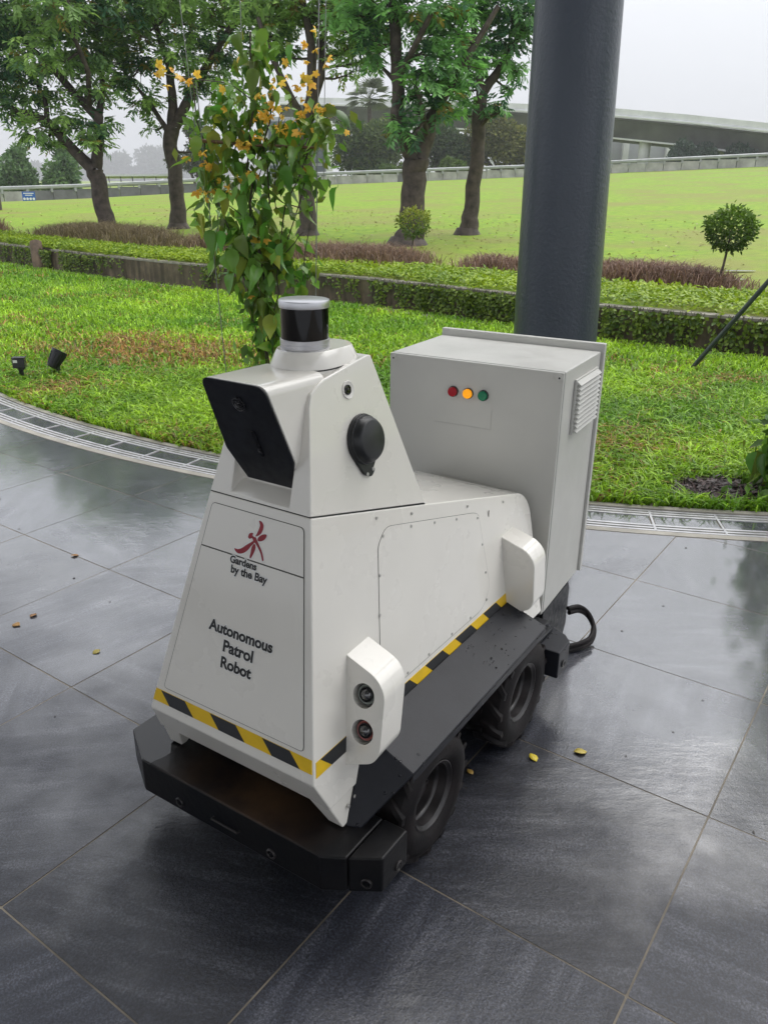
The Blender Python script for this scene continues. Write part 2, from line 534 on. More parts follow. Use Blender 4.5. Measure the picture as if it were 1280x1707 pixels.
# the slot drain that follows the lawn
def arc_strip(mb, r0, r1, z0, z1, a0, a1, n):
    for i in range(n):
        p = a0 + (a1 - a0) * i / n; q = a0 + (a1 - a0) * (i + 1) / n
        def P(r, a, z): return (CC.x + r * math.cos(a), CC.y + r * math.sin(a), z)
        vs = [P(r0, p, z0), P(r1, p, z0), P(r1, q, z0), P(r0, q, z0), P(r0, p, z1), P(r1, p, z1), P(r1, q, z1), P(r0, q, z1)]
        fs = [(0, 1, 2, 3), (4, 7, 6, 5), (0, 4, 5, 1), (2, 6, 7, 3)]
        if i == 0: fs.append((0, 3, 7, 4)) if False else None
        mb.add(vs, [f for f in fs if f] + [(0, 3, 7, 4), (1, 5, 6, 2)])
A0, A1 = math.radians(-150), math.radians(-74)
drain = empty('slot_drain', (0, 0, 0))
tag(drain, 'curved steel slot drain with dark stone inlays between paving and lawn', 'drain')
d = MB(); arc_strip(d, R_OUT, R_OUT - .042, -.05, .003, A0, A1, 90); d.build('concrete_edge', MT['concrete'], drain)
d = MB(); arc_strip(d, R_OUT - .3065, R_OUT - .345, -.05, .012, A0, A1, 90); d.build('concrete_edge', MT['concrete'], drain)
d = MB(); arc_strip(d, R_OUT - .042, R_OUT - .3065, -.06, -.045, A0, A1, 90); d.build('channel_bed', MT['soil'], drain)
for rr in (.043, .0725, .102, .229, .2585, .288):
    d = MB(); arc_strip(d, R_OUT - rr, R_OUT - rr - .0165, -.04, .004, A0, A1, 120); d.build('grate_rail', MT['galv'], drain)
NP = 33
for i in range(NP):
    a0 = A0 + (A1 - A0) * i / NP; a1 = A0 + (A1 - A0) * (i + 1) / NP
    d = MB(); arc_strip(d, R_OUT - .124, R_OUT - .226, -.03, .0015, a0 + .0014, a1 - .0014, 4)
    d.build('stone_inlay', MT['slate'], drain)
    d = MB()
    am = a1; p0 = Vector((CC.x + (R_OUT - .0425) * math.cos(am), CC.y + (R_OUT - .0425) * math.sin(am), -.012)); p1 = Vector((CC.x + (R_OUT - .297) * math.cos(am), CC.y + (R_OUT - .297) * math.sin(am), -.012))
    d.box((p0 + p1) / 2, (.255, .010, .034), Matrix.Rotation(am, 3, 'Z')); d.build('cross_bar', MT['galv'], drain)

# ------------------------------------------------------------------ near lawn
def mat_turf(name, lo, mid, hi, scale, dry, bscale, bstr, dry_on=.62):
    m, nt, b = nodes(name)
    v = coords(nt, kind='World')
    n1 = noise(nt, v, scale, 8, .65); n2 = noise(nt, v, scale * .09, 4, .6)
    r1 = ramp(nt, n1, [(.3, lo), (.5, mid), (.72, hi)])
    r2 = ramp(nt, n2, [(dry_on - .08, 0.0), (dry_on + .1, 1.0)])
    mx = nd(nt, 'ShaderNodeMix', data_type='RGBA'); nt.links.new(r2.outputs['Color'], mx.inputs['Factor'])
    nt.links.new(r1.outputs['Color'], mx.inputs['A']); mx.inputs['B'].default_value = rgb(dry)
    nt.links.new(mx.outputs['Result'], b.inputs['Base Color'])
    b.inputs['Roughness'].default_value = .75
    b.inputs['Specular IOR Level'].default_value = .25
    nt.links.new(bump(nt, noise(nt, v, bscale, 6, .7), bstr, .03), b.inputs['Normal'])
    return m
MT['turf_soil'] = mat_turf('turf_floor', (.03, .05, .008), (.05, .085, .012), (.085, .11, .022), 40, (.10, .085, .03), 60, .8)
MT['blade'] = leafy('grass_blades', (1, 1, 1), trans=.35, rough=.36, spec=.35)

R_IN = R_OUT - .345
WX = [-40, -12, -7.41, -5.21, -3.53, -2.14, -.34, 1.43, 2.17, 3.56, 8, 40]
WY = [42, 20.3, 16.04, 14.09, 12.77, 11.8, 10.73, 9.19, 8.37, 7.47, 4.5, -10]
def wall_y(x): return np.interp(x, WX, WY)
near = MB()
edge_l = [(CC.x + (R_IN + .003) * math.cos(a), CC.y + (R_IN + .003) * math.sin(a)) for a in [math.radians(-150) + math.radians(76) * k / 70 for k in range(71)]]
tl = Vector((-.5, .866)); tr_ = Vector((math.sin(math.radians(16)), 0)) 
edge_l = [(edge_l[0][0] + tl.x * s, edge_l[0][1] + tl.y * s) for s in (24, 18, 12, 8, 4, 2)] + edge_l + [(edge_l[-1][0] + s, edge_l[-1][1] + .29 * s) for s in (1, 3, 8, 16)]
far_l = []
for k in range(len(edge_l)):
    fx = -18 + 36 * (k / (len(edge_l) - 1)); far_l.append((fx, float(wall_y(fx)) + .1))
ring = []
for i in range(15):
    s = i / 14
    ring.append([(a[0] + (b[0] - a[0]) * s, a[1] + (b[1] - a[1]) * s, .018 * math.sin(i * 1.3 + k * .4) * min(1, i / 3)) for k, (a, b) in enumerate(zip(edge_l, far_l))])
near.loft(ring, cap=False, close=False)
near_lawn = tag(near.build('lawn', MT['turf_soil'], smooth=80), kind='structure')

def fbm(x, y, s, seed):
    """cheap smooth value noise for tinting"""
    g = np.random.default_rng(seed).random((64, 64))
    out = np.zeros_like(x); amp = 1; tot = 0
    for k in range(3):
        u = (x * s * 2 ** k) % 64; v = (y * s * 2 ** k) % 64
        i = u.astype(int); j = v.astype(int); fu = u - i; fv = v - j
        fu = fu * fu * (3 - 2 * fu); fv = fv * fv * (3 - 2 * fv)
        i2 = (i + 1) % 64; j2 = (j + 1) % 64; i %= 64; j %= 64
        out += amp * ((g[i, j] * (1 - fu) + g[i2, j] * fu) * (1 - fv) + (g[i, j2] * (1 - fu) + g[i2, j2] * fu) * fv)
        tot += amp; amp *= .55
    return out / tot

def blades(name, x, y, z, h, w, tint, lean=.6, parent=None, mat=None):
    n = len(x)
    az = npr.random(n) * 2 * np.pi; la = npr.random(n) * 2 * np.pi
    s = np.stack([np.cos(az), np.sin(az), np.zeros(n)], 1) * (w / 2)[:, None]
    ln = np.stack([np.cos(la), np.sin(la), np.zeros(n)], 1) * (h * lean * (0.3 + npr.random(n)))[:, None]
    P = np.stack([x, y, z], 1); up = np.zeros((n, 3)); up[:, 2] = h
    m = P + up * .62 + ln * .35; t = P + up * (.85 - .35 * npr.random(n))[:, None] + ln
    V = np.stack([P - s, P + s, m - s * .85, m + s * .85, t], 1).reshape(-1, 3)
    i = (np.arange(n) * 5)[:, None]
    T = np.concatenate([i + [0, 1, 3], i + [0, 3, 2], i + [2, 3, 4]], 1).reshape(-1, 3)
    return np_mesh(name, V, T, mat or MT['blade'], np.repeat(tint, 5, 0), parent=parent)

def scatter_lawn(n, ymin, ymax):
    xs, ys = [], []
    while sum(map(len, xs)) < n:
        y = ymin + (ymax - ymin) * npr.random(n); x = (npr.random(n) * 2 - 1) * (.62 * y + .6)
        r = np.hypot(x - CC.x, y - CC.y)
        ok = ((r < R_IN + .01 - .03 * npr.random(n)) | ((y > 7.3) & (x < -4.0) & ((x + 4.1) * .866 + (y - 7.4) * .5 > 0))) & (y < wall_y(x) - .12)
        ok &= ~(((x - 1.78) / .30) ** 2 + ((y - 3.94) / .19) ** 2 < .85 + .3 * npr.random(n))
        xs.append(x[ok]); ys.append(y[ok])
    return np.concatenate(xs)[:n], np.concatenate(ys)[:n]

def lawn_tint(x, y):
    n = len(x)
    g = fbm(x + 50, y + 50, 1.1, 3); k = fbm(x + 50, y + 50, 5.0, 4)
    lo = np.array([.10, .23, .012]); hi = np.array([.36, .54, .03])
    t = np.clip((g - .25) * 1.4 + (k - .5) * .6 + npr.normal(0, .18, n), 0, 1)[:, None]
    c = lo + (hi - lo) * t
    # sun-scorched patch left of the vine, thin spots elsewhere
    e = np.exp(-(((x + 2.05 + .35 * (y - 7.4)) / 1.25) ** 2 + ((y - 7.5) / .62) ** 2) * 1.1) * 1.0
    e += .75 * np.exp(-(((x + 2.45) / .28) ** 2 + ((y - 6.0) / .3) ** 2))
    e += .45 * np.exp(-(((x - 1.35) / .45) ** 2 + ((y - 4.75) / .35) ** 2))
    e += .35 * np.clip(fbm(x + 80, y + 20, 1.7, 9) - .58, 0, 1) * 4
    dry = (npr.random(n) < np.clip(e * (.35 + 1.0 * k), 0, .85))
    dc = np.array([.30, .18, .06]) * (.6 + .8 * npr.random((n, 1)))
    c = np.where(dry[:, None], dc, c)
    far = np.clip((y - 6.5) / 3, 0, 1)[:, None]
    return c * (1.22 + .16 * far) * (.45 + 1.05 * npr.random((n, 1)))
x, y = scatter_lawn(105000, 3.4, 6.6)
h = .05 + .06 * npr.random(len(x))
tag(blades('grass', x, y, np.full(len(x), -.005), h, .007 + .011 * npr.random(len(x)) ** 1.5, lawn_tint(x, y), 1.15), 'coarse wet lawn grass with a scorched brown patch behind the robot', 'grass', kind='stuff')
x, y = scatter_lawn(75000, 6.2, 16)
h = .06 + .06 * npr.random(len(x))
tag(blades('grass', x, y, np.full(len(x), -.005), h, .009 + .010 * npr.random(len(x)), lawn_tint(x, y), .8), 'finer lawn grass in front of the low planter wall', 'grass', kind='stuff')

# ------------------------------------------------------------------ planter wall and the great lawn behind
def mat_wall():
    m, nt, b = nodes('stained_planter_concrete')
    v = coords(nt, (1, 1, 1), 'World'); vs = coords(nt, (7, 7, .9), 'World')
    n1 = noise(nt, v, 5, 7, .65); n2 = noise(nt, vs, 1.2, 6, .7); n3 = noise(nt, v, 1.1, 4)
    r1 = ramp(nt, n1, [(.3, (.06, .045, .03)), (.6, (.13, .10, .07)), (.8, (.20, .17, .13))])
    r2 = ramp(nt, n2, [(.38, (.3, .27, .22)), (.62, (1.2, 1.15, 1.05))])
    mx = nd(nt, 'ShaderNodeMix', data_type='RGBA', blend_type='MULTIPLY'); mx.inputs['Factor'].default_value = .9
    nt.links.new(r1.outputs['Color'], mx.inputs['A']); nt.links.new(r2.outputs['Color'], mx.inputs['B'])
    r3 = ramp(nt, n3, [(.5, 0.0), (.72, .5)])
    m2 = nd(nt, 'ShaderNodeMix', data_type='RGBA'); nt.links.new(r3.outputs['Color'], m2.inputs['Factor'])
    nt.links.new(mx.outputs['Result'], m2.inputs['A']); m2.inputs['B'].default_value = (.06, .07, .02, 1)
    nt.links.new(m2.outputs['Result'], b.inputs['Base Color'])
    b.inputs['Roughness'].default_value = .65
    nt.links.new(bump(nt, n1, .4, .01), b.inputs['Normal'])
    return m
MT['wall'] = mat_wall()
MT['wall_cap'] = simple('pale_wall_edge', (.26, .24, .20), .7, var=.4, vscale=8, kind='World', bmp=.3, bscale=40)

def wall_piece(x0, x1, n, label, gap=None):
    xs = np.linspace(x0, x1, n); ring = []
    for i, xx in enumerate(xs):
        yy = float(wall_y(xx)); tx = .05; dy = float(wall_y(xx + tx) - wall_y(xx - tx)); t = Vector((2 * tx, dy)).normalized(); nn = Vector((-t.y, t.x))
        def q(s, z, xx=float(xx), yy=yy, nn=nn): return (xx + nn.x * s, yy + nn.y * s, z)
        ring.append((q, t))
    w = empty('planter_wall', (float(xs[n // 2]), float(wall_y(xs[n // 2])), 0))
    off = Vector(w.location)
    def sub(v): return tuple(Vector(v) - off)
    a = MB(); a.loft([[sub(q(0, -.05)), sub(q(0, .335)), sub(q(.14, .335)), sub(q(.14, -.05))] for q, t in ring]); a.build('wall_face', MT['wall'], w)
    c = MB(); c.loft([[sub(q(-.006, .337)), sub(q(-.006, .362)), sub(q(.15, .362)), sub(q(.15, .337))] for q, t in ring]); c.build('wall_edge', MT['wall_cap'], w)
    f_ = MB(); f_.loft([[sub(q(-.17, -.02)), sub(q(-.17, .022)), sub(q(-.004, .022)), sub(q(-.004, -.02))] for q, t in ring]); f_.build('footing', MT['concrete'], w)
    tag(w, label, 'wall')
wall_piece(-6.31, -14, 30, 'short end of low stained concrete planter wall, left of the leaning timber')
wall_piece(-5.85, 9.5, 120, 'long low stained concrete planter wall with creeper hanging over it')

BX = [-60, -34.45, -24.76, -19.93, -4.97, 11.11, 28.19, 37.67, 60]
BY = [40, 52, 55, 59, 68, 72, 65, 58, 40]
BZ = [-1, -.44, .1, .33, 1.3, 2.04, 2.9, 3.42, 3.6]
def zl(x, y):
    yw = np.interp(x, WX, WY) + .2; yb = np.interp(x, BX, BY)
    t = np.clip((y - yw) / np.maximum(yb - yw, 1), -.02, 1.0)
    return .36 + (np.interp(x, BX, BZ) - .36) * t
gx = np.concatenate([np.linspace(-60, -16, 12), np.linspace(-15, 15, 61), np.linspace(16, 60, 12)])
gt = np.concatenate([[0], np.linspace(.01, 1, 46) ** 1.6, [1.3, 2.2, 5, 12, 40]])
rows = []
for t in gt:
    r = []
    for xx in gx:
        yw = float(wall_y(xx)) + .13; yb = float(np.interp(xx, BX, BY))
        if t <= 1:
            yy = yw + (yb - yw) * t; r.append((xx, yy, float(zl(xx, yy))))
        else:
            r.append((xx * t, yb + (t - 1) * 70, float(np.interp(xx, BX, BZ)) * (1 if t < 1.5 else 1)))
    rows.append(r)
MT['lawn'] = mat_turf('mown_lawn', (.095, .185, .008), (.165, .265, .009), (.235, .325, .012), 5, (.185, .20, .035), 16, .5, .52)
g = MB(); g.loft(rows, cap=False, close=False)
tag(g.build('ground', MT['lawn'], smooth=80), kind='structure')

# ------------------------------------------------------------------ the robot
def mat_deck():
    m, nt, b = nodes('black_bumper_rubber')
    v = coords(nt)
    n1 = noise(nt, v, 4.5, 6, .6); n2 = noise(nt, v, 2.2, 4); n3 = noise(nt, v, 60, 6)
    r = ramp(nt, n1, [(.42, (.005, .0055, .0075)), (.64, (.010, .0095, .010))])
    g = nt.nodes.new('ShaderNodeNewGeometry'); sx = nt.nodes.new('ShaderNodeSeparateXYZ'); nt.links.new(g.outputs['Normal'], sx.inputs[0])
    # dried mud on the upward face, round the middle
    tx = nt.nodes.new('ShaderNodeTexCoord'); sp = nd(nt, 'ShaderNodeVectorMath', operation='DISTANCE'); sp.inputs[1].default_value = (.02, -.26, .22)
    nt.links.new(tx.outputs['Object'], sp.inputs[0])
    rr = ramp(nt, sp.outputs['Value'], [(.02, 1.0), (.26, 0.0)])
    mu = nd(nt, 'ShaderNodeMath', operation='MULTIPLY'); nt.links.new(rr.outputs['Color'], mu.inputs[0])
    r2 = ramp(nt, n1, [(.36, 0.0), (.72, 1.0)]); nt.links.new(r2.outputs['Color'], mu.inputs[1])
    mz = nd(nt, 'ShaderNodeMath', operation='MULTIPLY'); nt.links.new(mu.outputs[0], mz.inputs[0]); nt.links.new(sx.outputs['Z'], mz.inputs[1]); mz.use_clamp = True
    mx = nd(nt, 'ShaderNodeMix', data_type='RGBA'); nt.links.new(mz.outputs[0], mx.inputs['Factor']); nt.links.new(r.outputs['Color'], mx.inputs['A'])
    mx.inputs['B'].default_value = (.10, .055, .027, 1)
    nt.links.new(mx.outputs['Result'], b.inputs['Base Color'])
    # standing water at the left end of the plate
    sl = nt.nodes.new('ShaderNodeSeparateXYZ'); nt.links.new(tx.outputs['Object'], sl.inputs[0])
    ed = nd(nt, 'ShaderNodeMath', operation='MULTIPLY_ADD'); ed.inputs[1].default_value = .16; nt.links.new(n2, ed.inputs[0]); nt.links.new(sl.outputs['X'], ed.inputs[2])
    wr = ramp(nt, ed.outputs[0], [(0, 0.0), (1, 1.0)])
    lt = nd(nt, 'ShaderNodeMath', operation='LESS_THAN'); nt.links.new(ed.outputs[0], lt.inputs[0]); lt.inputs[1].default_value = -.155
    lz = nd(nt, 'ShaderNodeMath', operation='MULTIPLY'); nt.links.new(lt.outputs[0], lz.inputs[0]); nt.links.new(sx.outputs['Z'], lz.inputs[1]); lz.use_clamp = True
    rg = nd(nt, 'ShaderNodeMapRange'); rg.inputs['To Min'].default_value = .36; rg.inputs['To Max'].default_value = .04; nt.links.new(lz.outputs[0], rg.inputs['Value'])
    nt.links.new(rg.outputs['Result'], b.inputs['Roughness']); b.inputs['Specular IOR Level'].default_value = .22
    lc = nd(nt, 'ShaderNodeMath', operation='MULTIPLY'); lc.inputs[1].default_value = .35; nt.links.new(lz.outputs[0], lc.inputs[0]); nt.links.new(lc.outputs[0], b.inputs['Coat Weight'])
    b.inputs['Coat Roughness'].default_value = .03
    st = nd(nt, 'ShaderNodeMapRange'); st.inputs['To Min'].default_value = .25; st.inputs['To Max'].default_value = .02; nt.links.new(lz.outputs[0], st.inputs['Value'])
    bp_ = nd(nt, 'ShaderNodeBump', Distance=.003); nt.links.new(n3, bp_.inputs['Height']); nt.links.new(st.outputs['Result'], bp_.inputs['Strength'])
    nt.links.new(bp_.outputs['Normal'], b.inputs['Normal'])
    return m
MT['deckblack'] = mat_deck()
def mat_fender():
    m, nt, b = nodes('black_fender_sheet')
    v = coords(nt); vor = nd(nt, 'ShaderNodeTexVoronoi', Scale=46.0); nt.links.new(v, vor.inputs['Vector']); vor.inputs['Randomness'].default_value = 1
    n1 = noise(nt, v, 9, 5)
    r = ramp(nt, n1, [(.3, (.008, .009, .013)), (.7, (.015, .016, .022))]); nt.links.new(r.outputs['Color'], b.inputs['Base Color'])
    dr = ramp(nt, vor.outputs['Distance'], [(.0, 1.0), (.13, .8), (.19, 0.0)])
    big = ramp(nt, noise(nt, v, 5, 3), [(.52, 0.0), (.6, 1.0)])
    mu = nd(nt, 'ShaderNodeMath', operation='MULTIPLY'); nt.links.new(dr.outputs['Color'], mu.inputs[0]); nt.links.new(big.outputs['Color'], mu.inputs[1])
    rg = nd(nt, 'ShaderNodeMapRange'); rg.inputs['To Min'].default_value = .42; rg.inputs['To Max'].default_value = .06; nt.links.new(mu.outputs[0], rg.inputs['Value']); b.inputs['Specular IOR Level'].default_value = .3
    nt.links.new(rg.outputs['Result'], b.inputs['Roughness'])
    n0 = bump(nt, noise(nt, v, 260, 4), .12, .003)
    nt.links.new(bump(nt, mu.outputs[0], .7, .004, n0), b.inputs['Normal'])
    return m
MT['fender'] = mat_fender()
MT['lensglass'] = simple('dark_lamp_glass', (.02, .02, .022), .03, var=.2, vscale=60, spec=.9, coat=1.0, coatr=.02)
MT['lampgrey'] = simple('grey_green_lamp_ring', (.17, .19, .17), .4, var=.1)
MT['lampred'] = simple('dull_red_lamp_ring', (.26, .07, .06), .4, var=.12)
MT['reflector'] = simple('lamp_reflector', (.5, .48, .45), .2, metal=.8, var=.3, vscale=50)

YAW = -0.57979
ROB = (-.1598, 1.6773, 0.0)
rob = empty('patrol_robot', ROB, YAW)
tag(rob, 'white wedge-shaped patrol robot with black wheels, fenders and a scanner on top', 'robot')

def hx(z): return .233 - (z - .39) * .198            # half width of the shell at height z
def fy(z): return -.312 + (z - .39) * .273           # front plane
def shell(prof, inset=0.0):
    """closed side profile (y, z) spread to the leaning sides"""
    return MB().loft([[(-(hx(z) - inset), y, z) for y, z in prof], [(hx(z) - inset, y, z) for y, z in prof]])

def boolean(o, cutter_mb, op='DIFFERENCE'):
    c = cutter_mb.build('cutter', None, o.parent)
    m = o.modifiers.new('cut', 'BOOLEAN'); m.operation = op; m.object = c; m.solver = 'EXACT'
    bpy.context.view_layer.update()
    dg = bpy.context.evaluated_depsgraph_get()
    me = bpy.data.meshes.new_from_object(o.evaluated_get(dg))
    o.modifiers.clear(); o.data = me
    bpy.data.objects.remove(c)

# lower shell: front, sides, sloping deck, rounded tail
tail = []
for k in range(7):
    a = math.radians(75 - 80 * k / 6)
    tail.append((.708 + .088 * math.cos(a), .572 + .088 * math.sin(a)))
prof = [(-.1775, .8795), (-.3115, .39), (-.317, .368), (-.283, .292), (-.12, .292), (-.10, .36), (.585, .36), (.60, .262), (.795, .262)] + tail[::-1] + [(.235, .7798)]
lower = shell(prof).build('body_shell', MT['white'], rob)
boolean(lower, MB().loft([[(-.30, -.5, .26), (-.30, -.02, .26), (-.30, -.02, .2), (-.30, -.5, .2)], [(.30, -.5, .26), (.30, -.02, .26), (.30, -.02, .2), (.30, -.5, .2)]]))
add_bevel(lower, .0035, 3)
# the two feet under the chin
for s in (-1, 1):
    pf = MB()
    def fq(x, z, dy=0): return (s * x, -.315 + (.37 - z) * .43 + dy, z)
    out = [fq(.238, .335), fq(.262, .224), fq(.222, .224), fq(.186, .305), fq(.160, .312), fq(.150, .335)]
    back = [(p[0] * .995, -.242 + (p[2] - .215) * .70, p[2]) for p in out]
    pf.loft([out, back] if s > 0 else [back, out]); pf.build('foot', MT['white'], rob, bevel=.004)
    for (zz, dy) in ((.262, .035), (.272, .058)):
        if s > 0:
            MB().lathe([(0, .0045), (.0015, .0045), (.0022, .003), (.0022, 0)], 12, (.2575, -.262 + dy, zz), (1, 0, .2), (0, 1, 0)).build('screw', MT['steel'], rob)
# dark seam, then the head
seam = [(-.176, .8785), (.2345, .7790), (.2345, .7820), (-.176, .8815)]
shell(seam, .0016).build('seam', MT['gasket'], rob)
hp = [(-.177, .8812), (fy(1.085), 1.085), (fy(1.085) + .012, 1.108), (-.088, 1.120), (-.063, 1.1285), (.096, 1.1515), (.108, 1.1485), (.113, 1.135), (.2352, .7825)]
head = shell(hp).build('head_shell', MT['white'], rob)
# recess below the face plate
cut = MB(); x0, x1 = .078, .080
cp = [(-.30, .820), (-.134, .910), (-.168, .99), (-.30, 1.20)]
cut.loft([[(-x0, y, z) for y, z in cp], [(x0, y, z) for y, z in cp]])
boolean(head, cut)
add_bevel(head, .0035, 3)
# hood that carries the face plate
def fp(z): return -.137 - (z - .914) * .4185
hood_poly = rpoly([(-.060, .914), (.060, .914), (.089, .982), (.080, 1.1445), (-.080, 1.1445), (-.089, .982)], [0, 0, .004, .022, .022, .004], 5)
hd = MB(); hd.loft([[(x, fp(z) + .003, z) for x, z in hood_poly], [(x * (1.0 if z < 1 else 1.04), -.055, z - (.004 if z > 1.1 else 0)) for x, z in hood_poly]])
hd.build('camera_hood', MT['white'], rob, bevel=.003)
fpl = MB(); gp = grow(hood_poly, -.0005)
fpl.loft([[(x, fp(z) + .002, z) for x, z in gp], [(x, fp(z) - .003, z) for x, z in gp]])
plate = fpl.build('face_plate', MT['black'], rob, bevel=.0012)
fN = Vector((0, -1, -.4185)).normalized(); fU = Vector((1, 0, 0))
def fpt(x, z, d=0): return Vector((x, fp(z) - .003, z)) + fN * d
MB().lathe([(0, .0165), (.003, .0165), (.0035, .0135), (.001, .012), (.001, .0095), (.0035, .009), (.004, .007), (.002, .006), (.002, 0)], 28, fpt(.002, 1.098), fN, fU).build('camera', MT['grey_dk'], plate, smooth=30)
MB().lathe([(0, .0052), (.0015, .004), (.0022, 0)], 18, fpt(.002, 1.098, .0022), fN, fU).build('lens', MT['gloss'], plate, smooth=60)
fV = Vector((0, -.4185, 1)).normalized()
sl = [(-.0055, -.034), (.0055, -.034), (.0055, .030), (-.0055, .030)]
MB().plate(rpoly(sl, .006, 4), fpt(.010, 1.013), fU, fV, 0, .0012).build('sensor_slot', MT['gloss'], plate)
MB().lathe([(0, .0048), (.003, .0048), (.0036, .003), (.0036, 0)], 16, fpt(.011, .998, .001), fN, fU).build('sensor_eye', MT['grey_dk'], plate, smooth=40)
hl = MB()
for i in range(7):
    for j in range(4):
        hl.lathe([(0.0004, .0011), (.0004, 0)], 6, fpt(-.012 + i * .0048 + (j % 2) * .0024, .936 + j * .0042), fN, fU)
hl.build('speaker_holes', MT['gasket'], plate)
# collar under the scanner
def stadium(r, zz, y0=-.012, y1=.052, n=16):
    pts = []
    for k in range(n + 1):
        a = math.pi + math.pi * k / n; pts.append((r * math.cos(a), y0 + r * math.sin(a), zz))
    for k in range(n + 1):
        a = math.pi * k / n; pts.append((r * math.cos(a), y1 + r * math.sin(a), zz))
    return pts
def zs(z, pts): return [(x, y, z + (y * .145 if False else 0)) for x, y, _ in pts]
cl = MB(); cl.loft([stadium(.074, 1.118), stadium(.0735, 1.144), stadium(.060, 1.171), stadium(.0575, 1.1735)])
cl.build('scanner_collar', MT['white2'], rob, smooth=35)
cg = MB(); cg.loft([stadium(.0752, 1.138), stadium(.0752, 1.1405)]); cg.build('collar_seam', MT['gasket'], rob)
lid = empty('scanner', (0, -.012, 1.1735), 0, rob)
MB().lathe([(0, .047), (.0, .0505), (.002, .051), (.0045, .051), (.0047, .0495), (.0062, .0495), (.0064, .051), (.011, .051), (.0112, .0495), (.0128, .0495), (.013, .051), (.0205, .051), (.021, .0495)], 48).build('scanner_base', MT['alu'], lid, smooth=30)
MB().lathe([(.0205, .0492), (.083, .0492)], 48).build('scanner_window', MT['gloss'], lid, smooth=60)
MB().lathe([(.083, .0492), (.0832, .0515), (.095, .0525), (.0975, .0515), (.0985, .049), (.0985, 0)], 48).build('scanner_cap', MT['alu'], lid, smooth=30)

# plates let into the front face
FO = Vector((0, fy(.39), .39)); FV = Vector((0, .273, 1)).normalized(); FU = Vector((1, 0, 0))
kz = math.sqrt(1 + .273 ** 2)
def fpz(z): return (z - .39) * kz
FNr = FU.cross(FV)
def panel(name, poly, O, U, V, parent, lift=.0012):
    MBg = MB().plate(grow(poly, .0009), O, U, V, -.001, .0007).build(name + '_gap', MT['gasket'], parent)
    p = MB().plate(poly, O, U, V, -.001, lift).build(name, MT['white'], parent, bevel=.0005, seg=1)
    MBg.parent = p
    return p
lo_p = rpoly([(-.201, fpz(.428)), (.201, fpz(.428)), (.1405, fpz(.763)), (-.1405, fpz(.763))], [.01, .01, 0, 0], 4)
up_p = rpoly([(-.1400, fpz(.7655)), (.1400, fpz(.7655)), (.1235, fpz(.858)), (-.1235, fpz(.858))], [0, 0, .010, .010], 4)
panel('front_hatch', lo_p, FO, FU, FV, rob)
panel('front_flap', up_p, FO, FU, FV, rob)
for xx in (-.15, .145):
    vv = MB()
    for i in range(7):
        for j in range(3):
            zz = .345 + j * .006; vv.lathe([(.0002, .0016), (.0002, 0)], 6, (xx - .02 + i * .0068 + j * .003, -.315 + (.37 - zz) * .43 - .0008, zz), (0, -1, -.43), (1, 0, 0))
    vv.build('sensor_holes', MT['gasket'], rob)

# hazard tape: yellow band with slanted black patches
def band(poly, O, U, V, mat, h): return MB().plate(poly, O, U, V, -.0008, h).build('tape_yellow' if mat is MT['yellow'] else 'tape_black', mat, rob)
t0, t1 = fpz(.391), fpz(.4185)
band([(-hx(.391) + .003, t0), (hx(.391) - .003, t0), (hx(.4185) - .003, t1), (-hx(.4185) + .003, t1)], FO, FU, FV, MT['yellow'], .0011)
for xa, xb in ((-.208, -.133), (-.056, .019), (.094, .168)):
    band([(xa + .031, t0 + .0003), (xb + .031, t0 + .0003), (xb, t1 - .0003), (xa, t1 - .0003)], FO, FU, FV, MT['tapeblack'], .0016)
# side plane
SO = Vector((hx(.39), 0, .39)); SU = Vector((0, 1, 0)); SV = Vector((-.198, 0, 1)).normalized(); sk = math.sqrt(1 + .198 ** 2)
def sz(z): return (z - .39) * sk
def sband(poly, mat, h, sgn=1):
    o = band(poly, SO, SU, SV, mat, h)
    return o
sband([(-.306, sz(.380)), (.592, sz(.380)), (.592, sz(.411)), (-.298, sz(.411))], MT['yellow'], .0011)
edges = [(-.254, -.13), (-.06, .057), (.129, .213), (.279, .364), (.436, .513)]
for ya, yb in edges:
    sband([(ya, sz(.3803)), (yb + .032, sz(.3803)), (yb, sz(.4107)), (ya - .0 + (-.03 if ya < -.2 else 0), sz(.4107))] if ya < -.2 else [(ya + .032, sz(.3803)), (yb + .032, sz(.3803)), (yb, sz(.4107)), (ya, sz(.4107))], MT['tapeblack'], .0016)
# side hatch
sp = rpoly([(-.058, sz(.424)), (.440, sz(.424)), (.492, sz(.470)), (.480, sz(.676)), (.455, sz(.687)), (.06, sz(.783)), (.022, sz(.750))], [.0, .03, .02, .02, .015, .03, .01], 5)
panel('side_hatch', sp, SO, SU, SV, rob)
scr = MB().lathe([(0, .0036), (.0010, .0036), (.0015, .0028), (.0015, .0013), (.0008, .001), (.0008, 0)], 12, (0, 0, 0), (1, 0, .198), (0, 1, 0)).mesh('screw', 30)
scr.materials.append(MT['steel'])
for (yy, zz) in [(.033, .812), (.17, .778), (.428, .714), (.627, .664), (.045, .767), (.01, .688), (-.014, .605), (.159, .751), (.261, .726), (.365, .70), (.472, .668), (.479, .592), (.478, .513), (.465, .440), (.367, .430), (.267, .430), (.152, .430), (.055, .430)]:
    link('screw', scr, None, rob, (hx(zz) + .0012, yy, zz))
MB().box((hx(.655) + .0005, .535, .655), (.001, .003, .028)).build('slot_mark', MT['gasket'], rob)

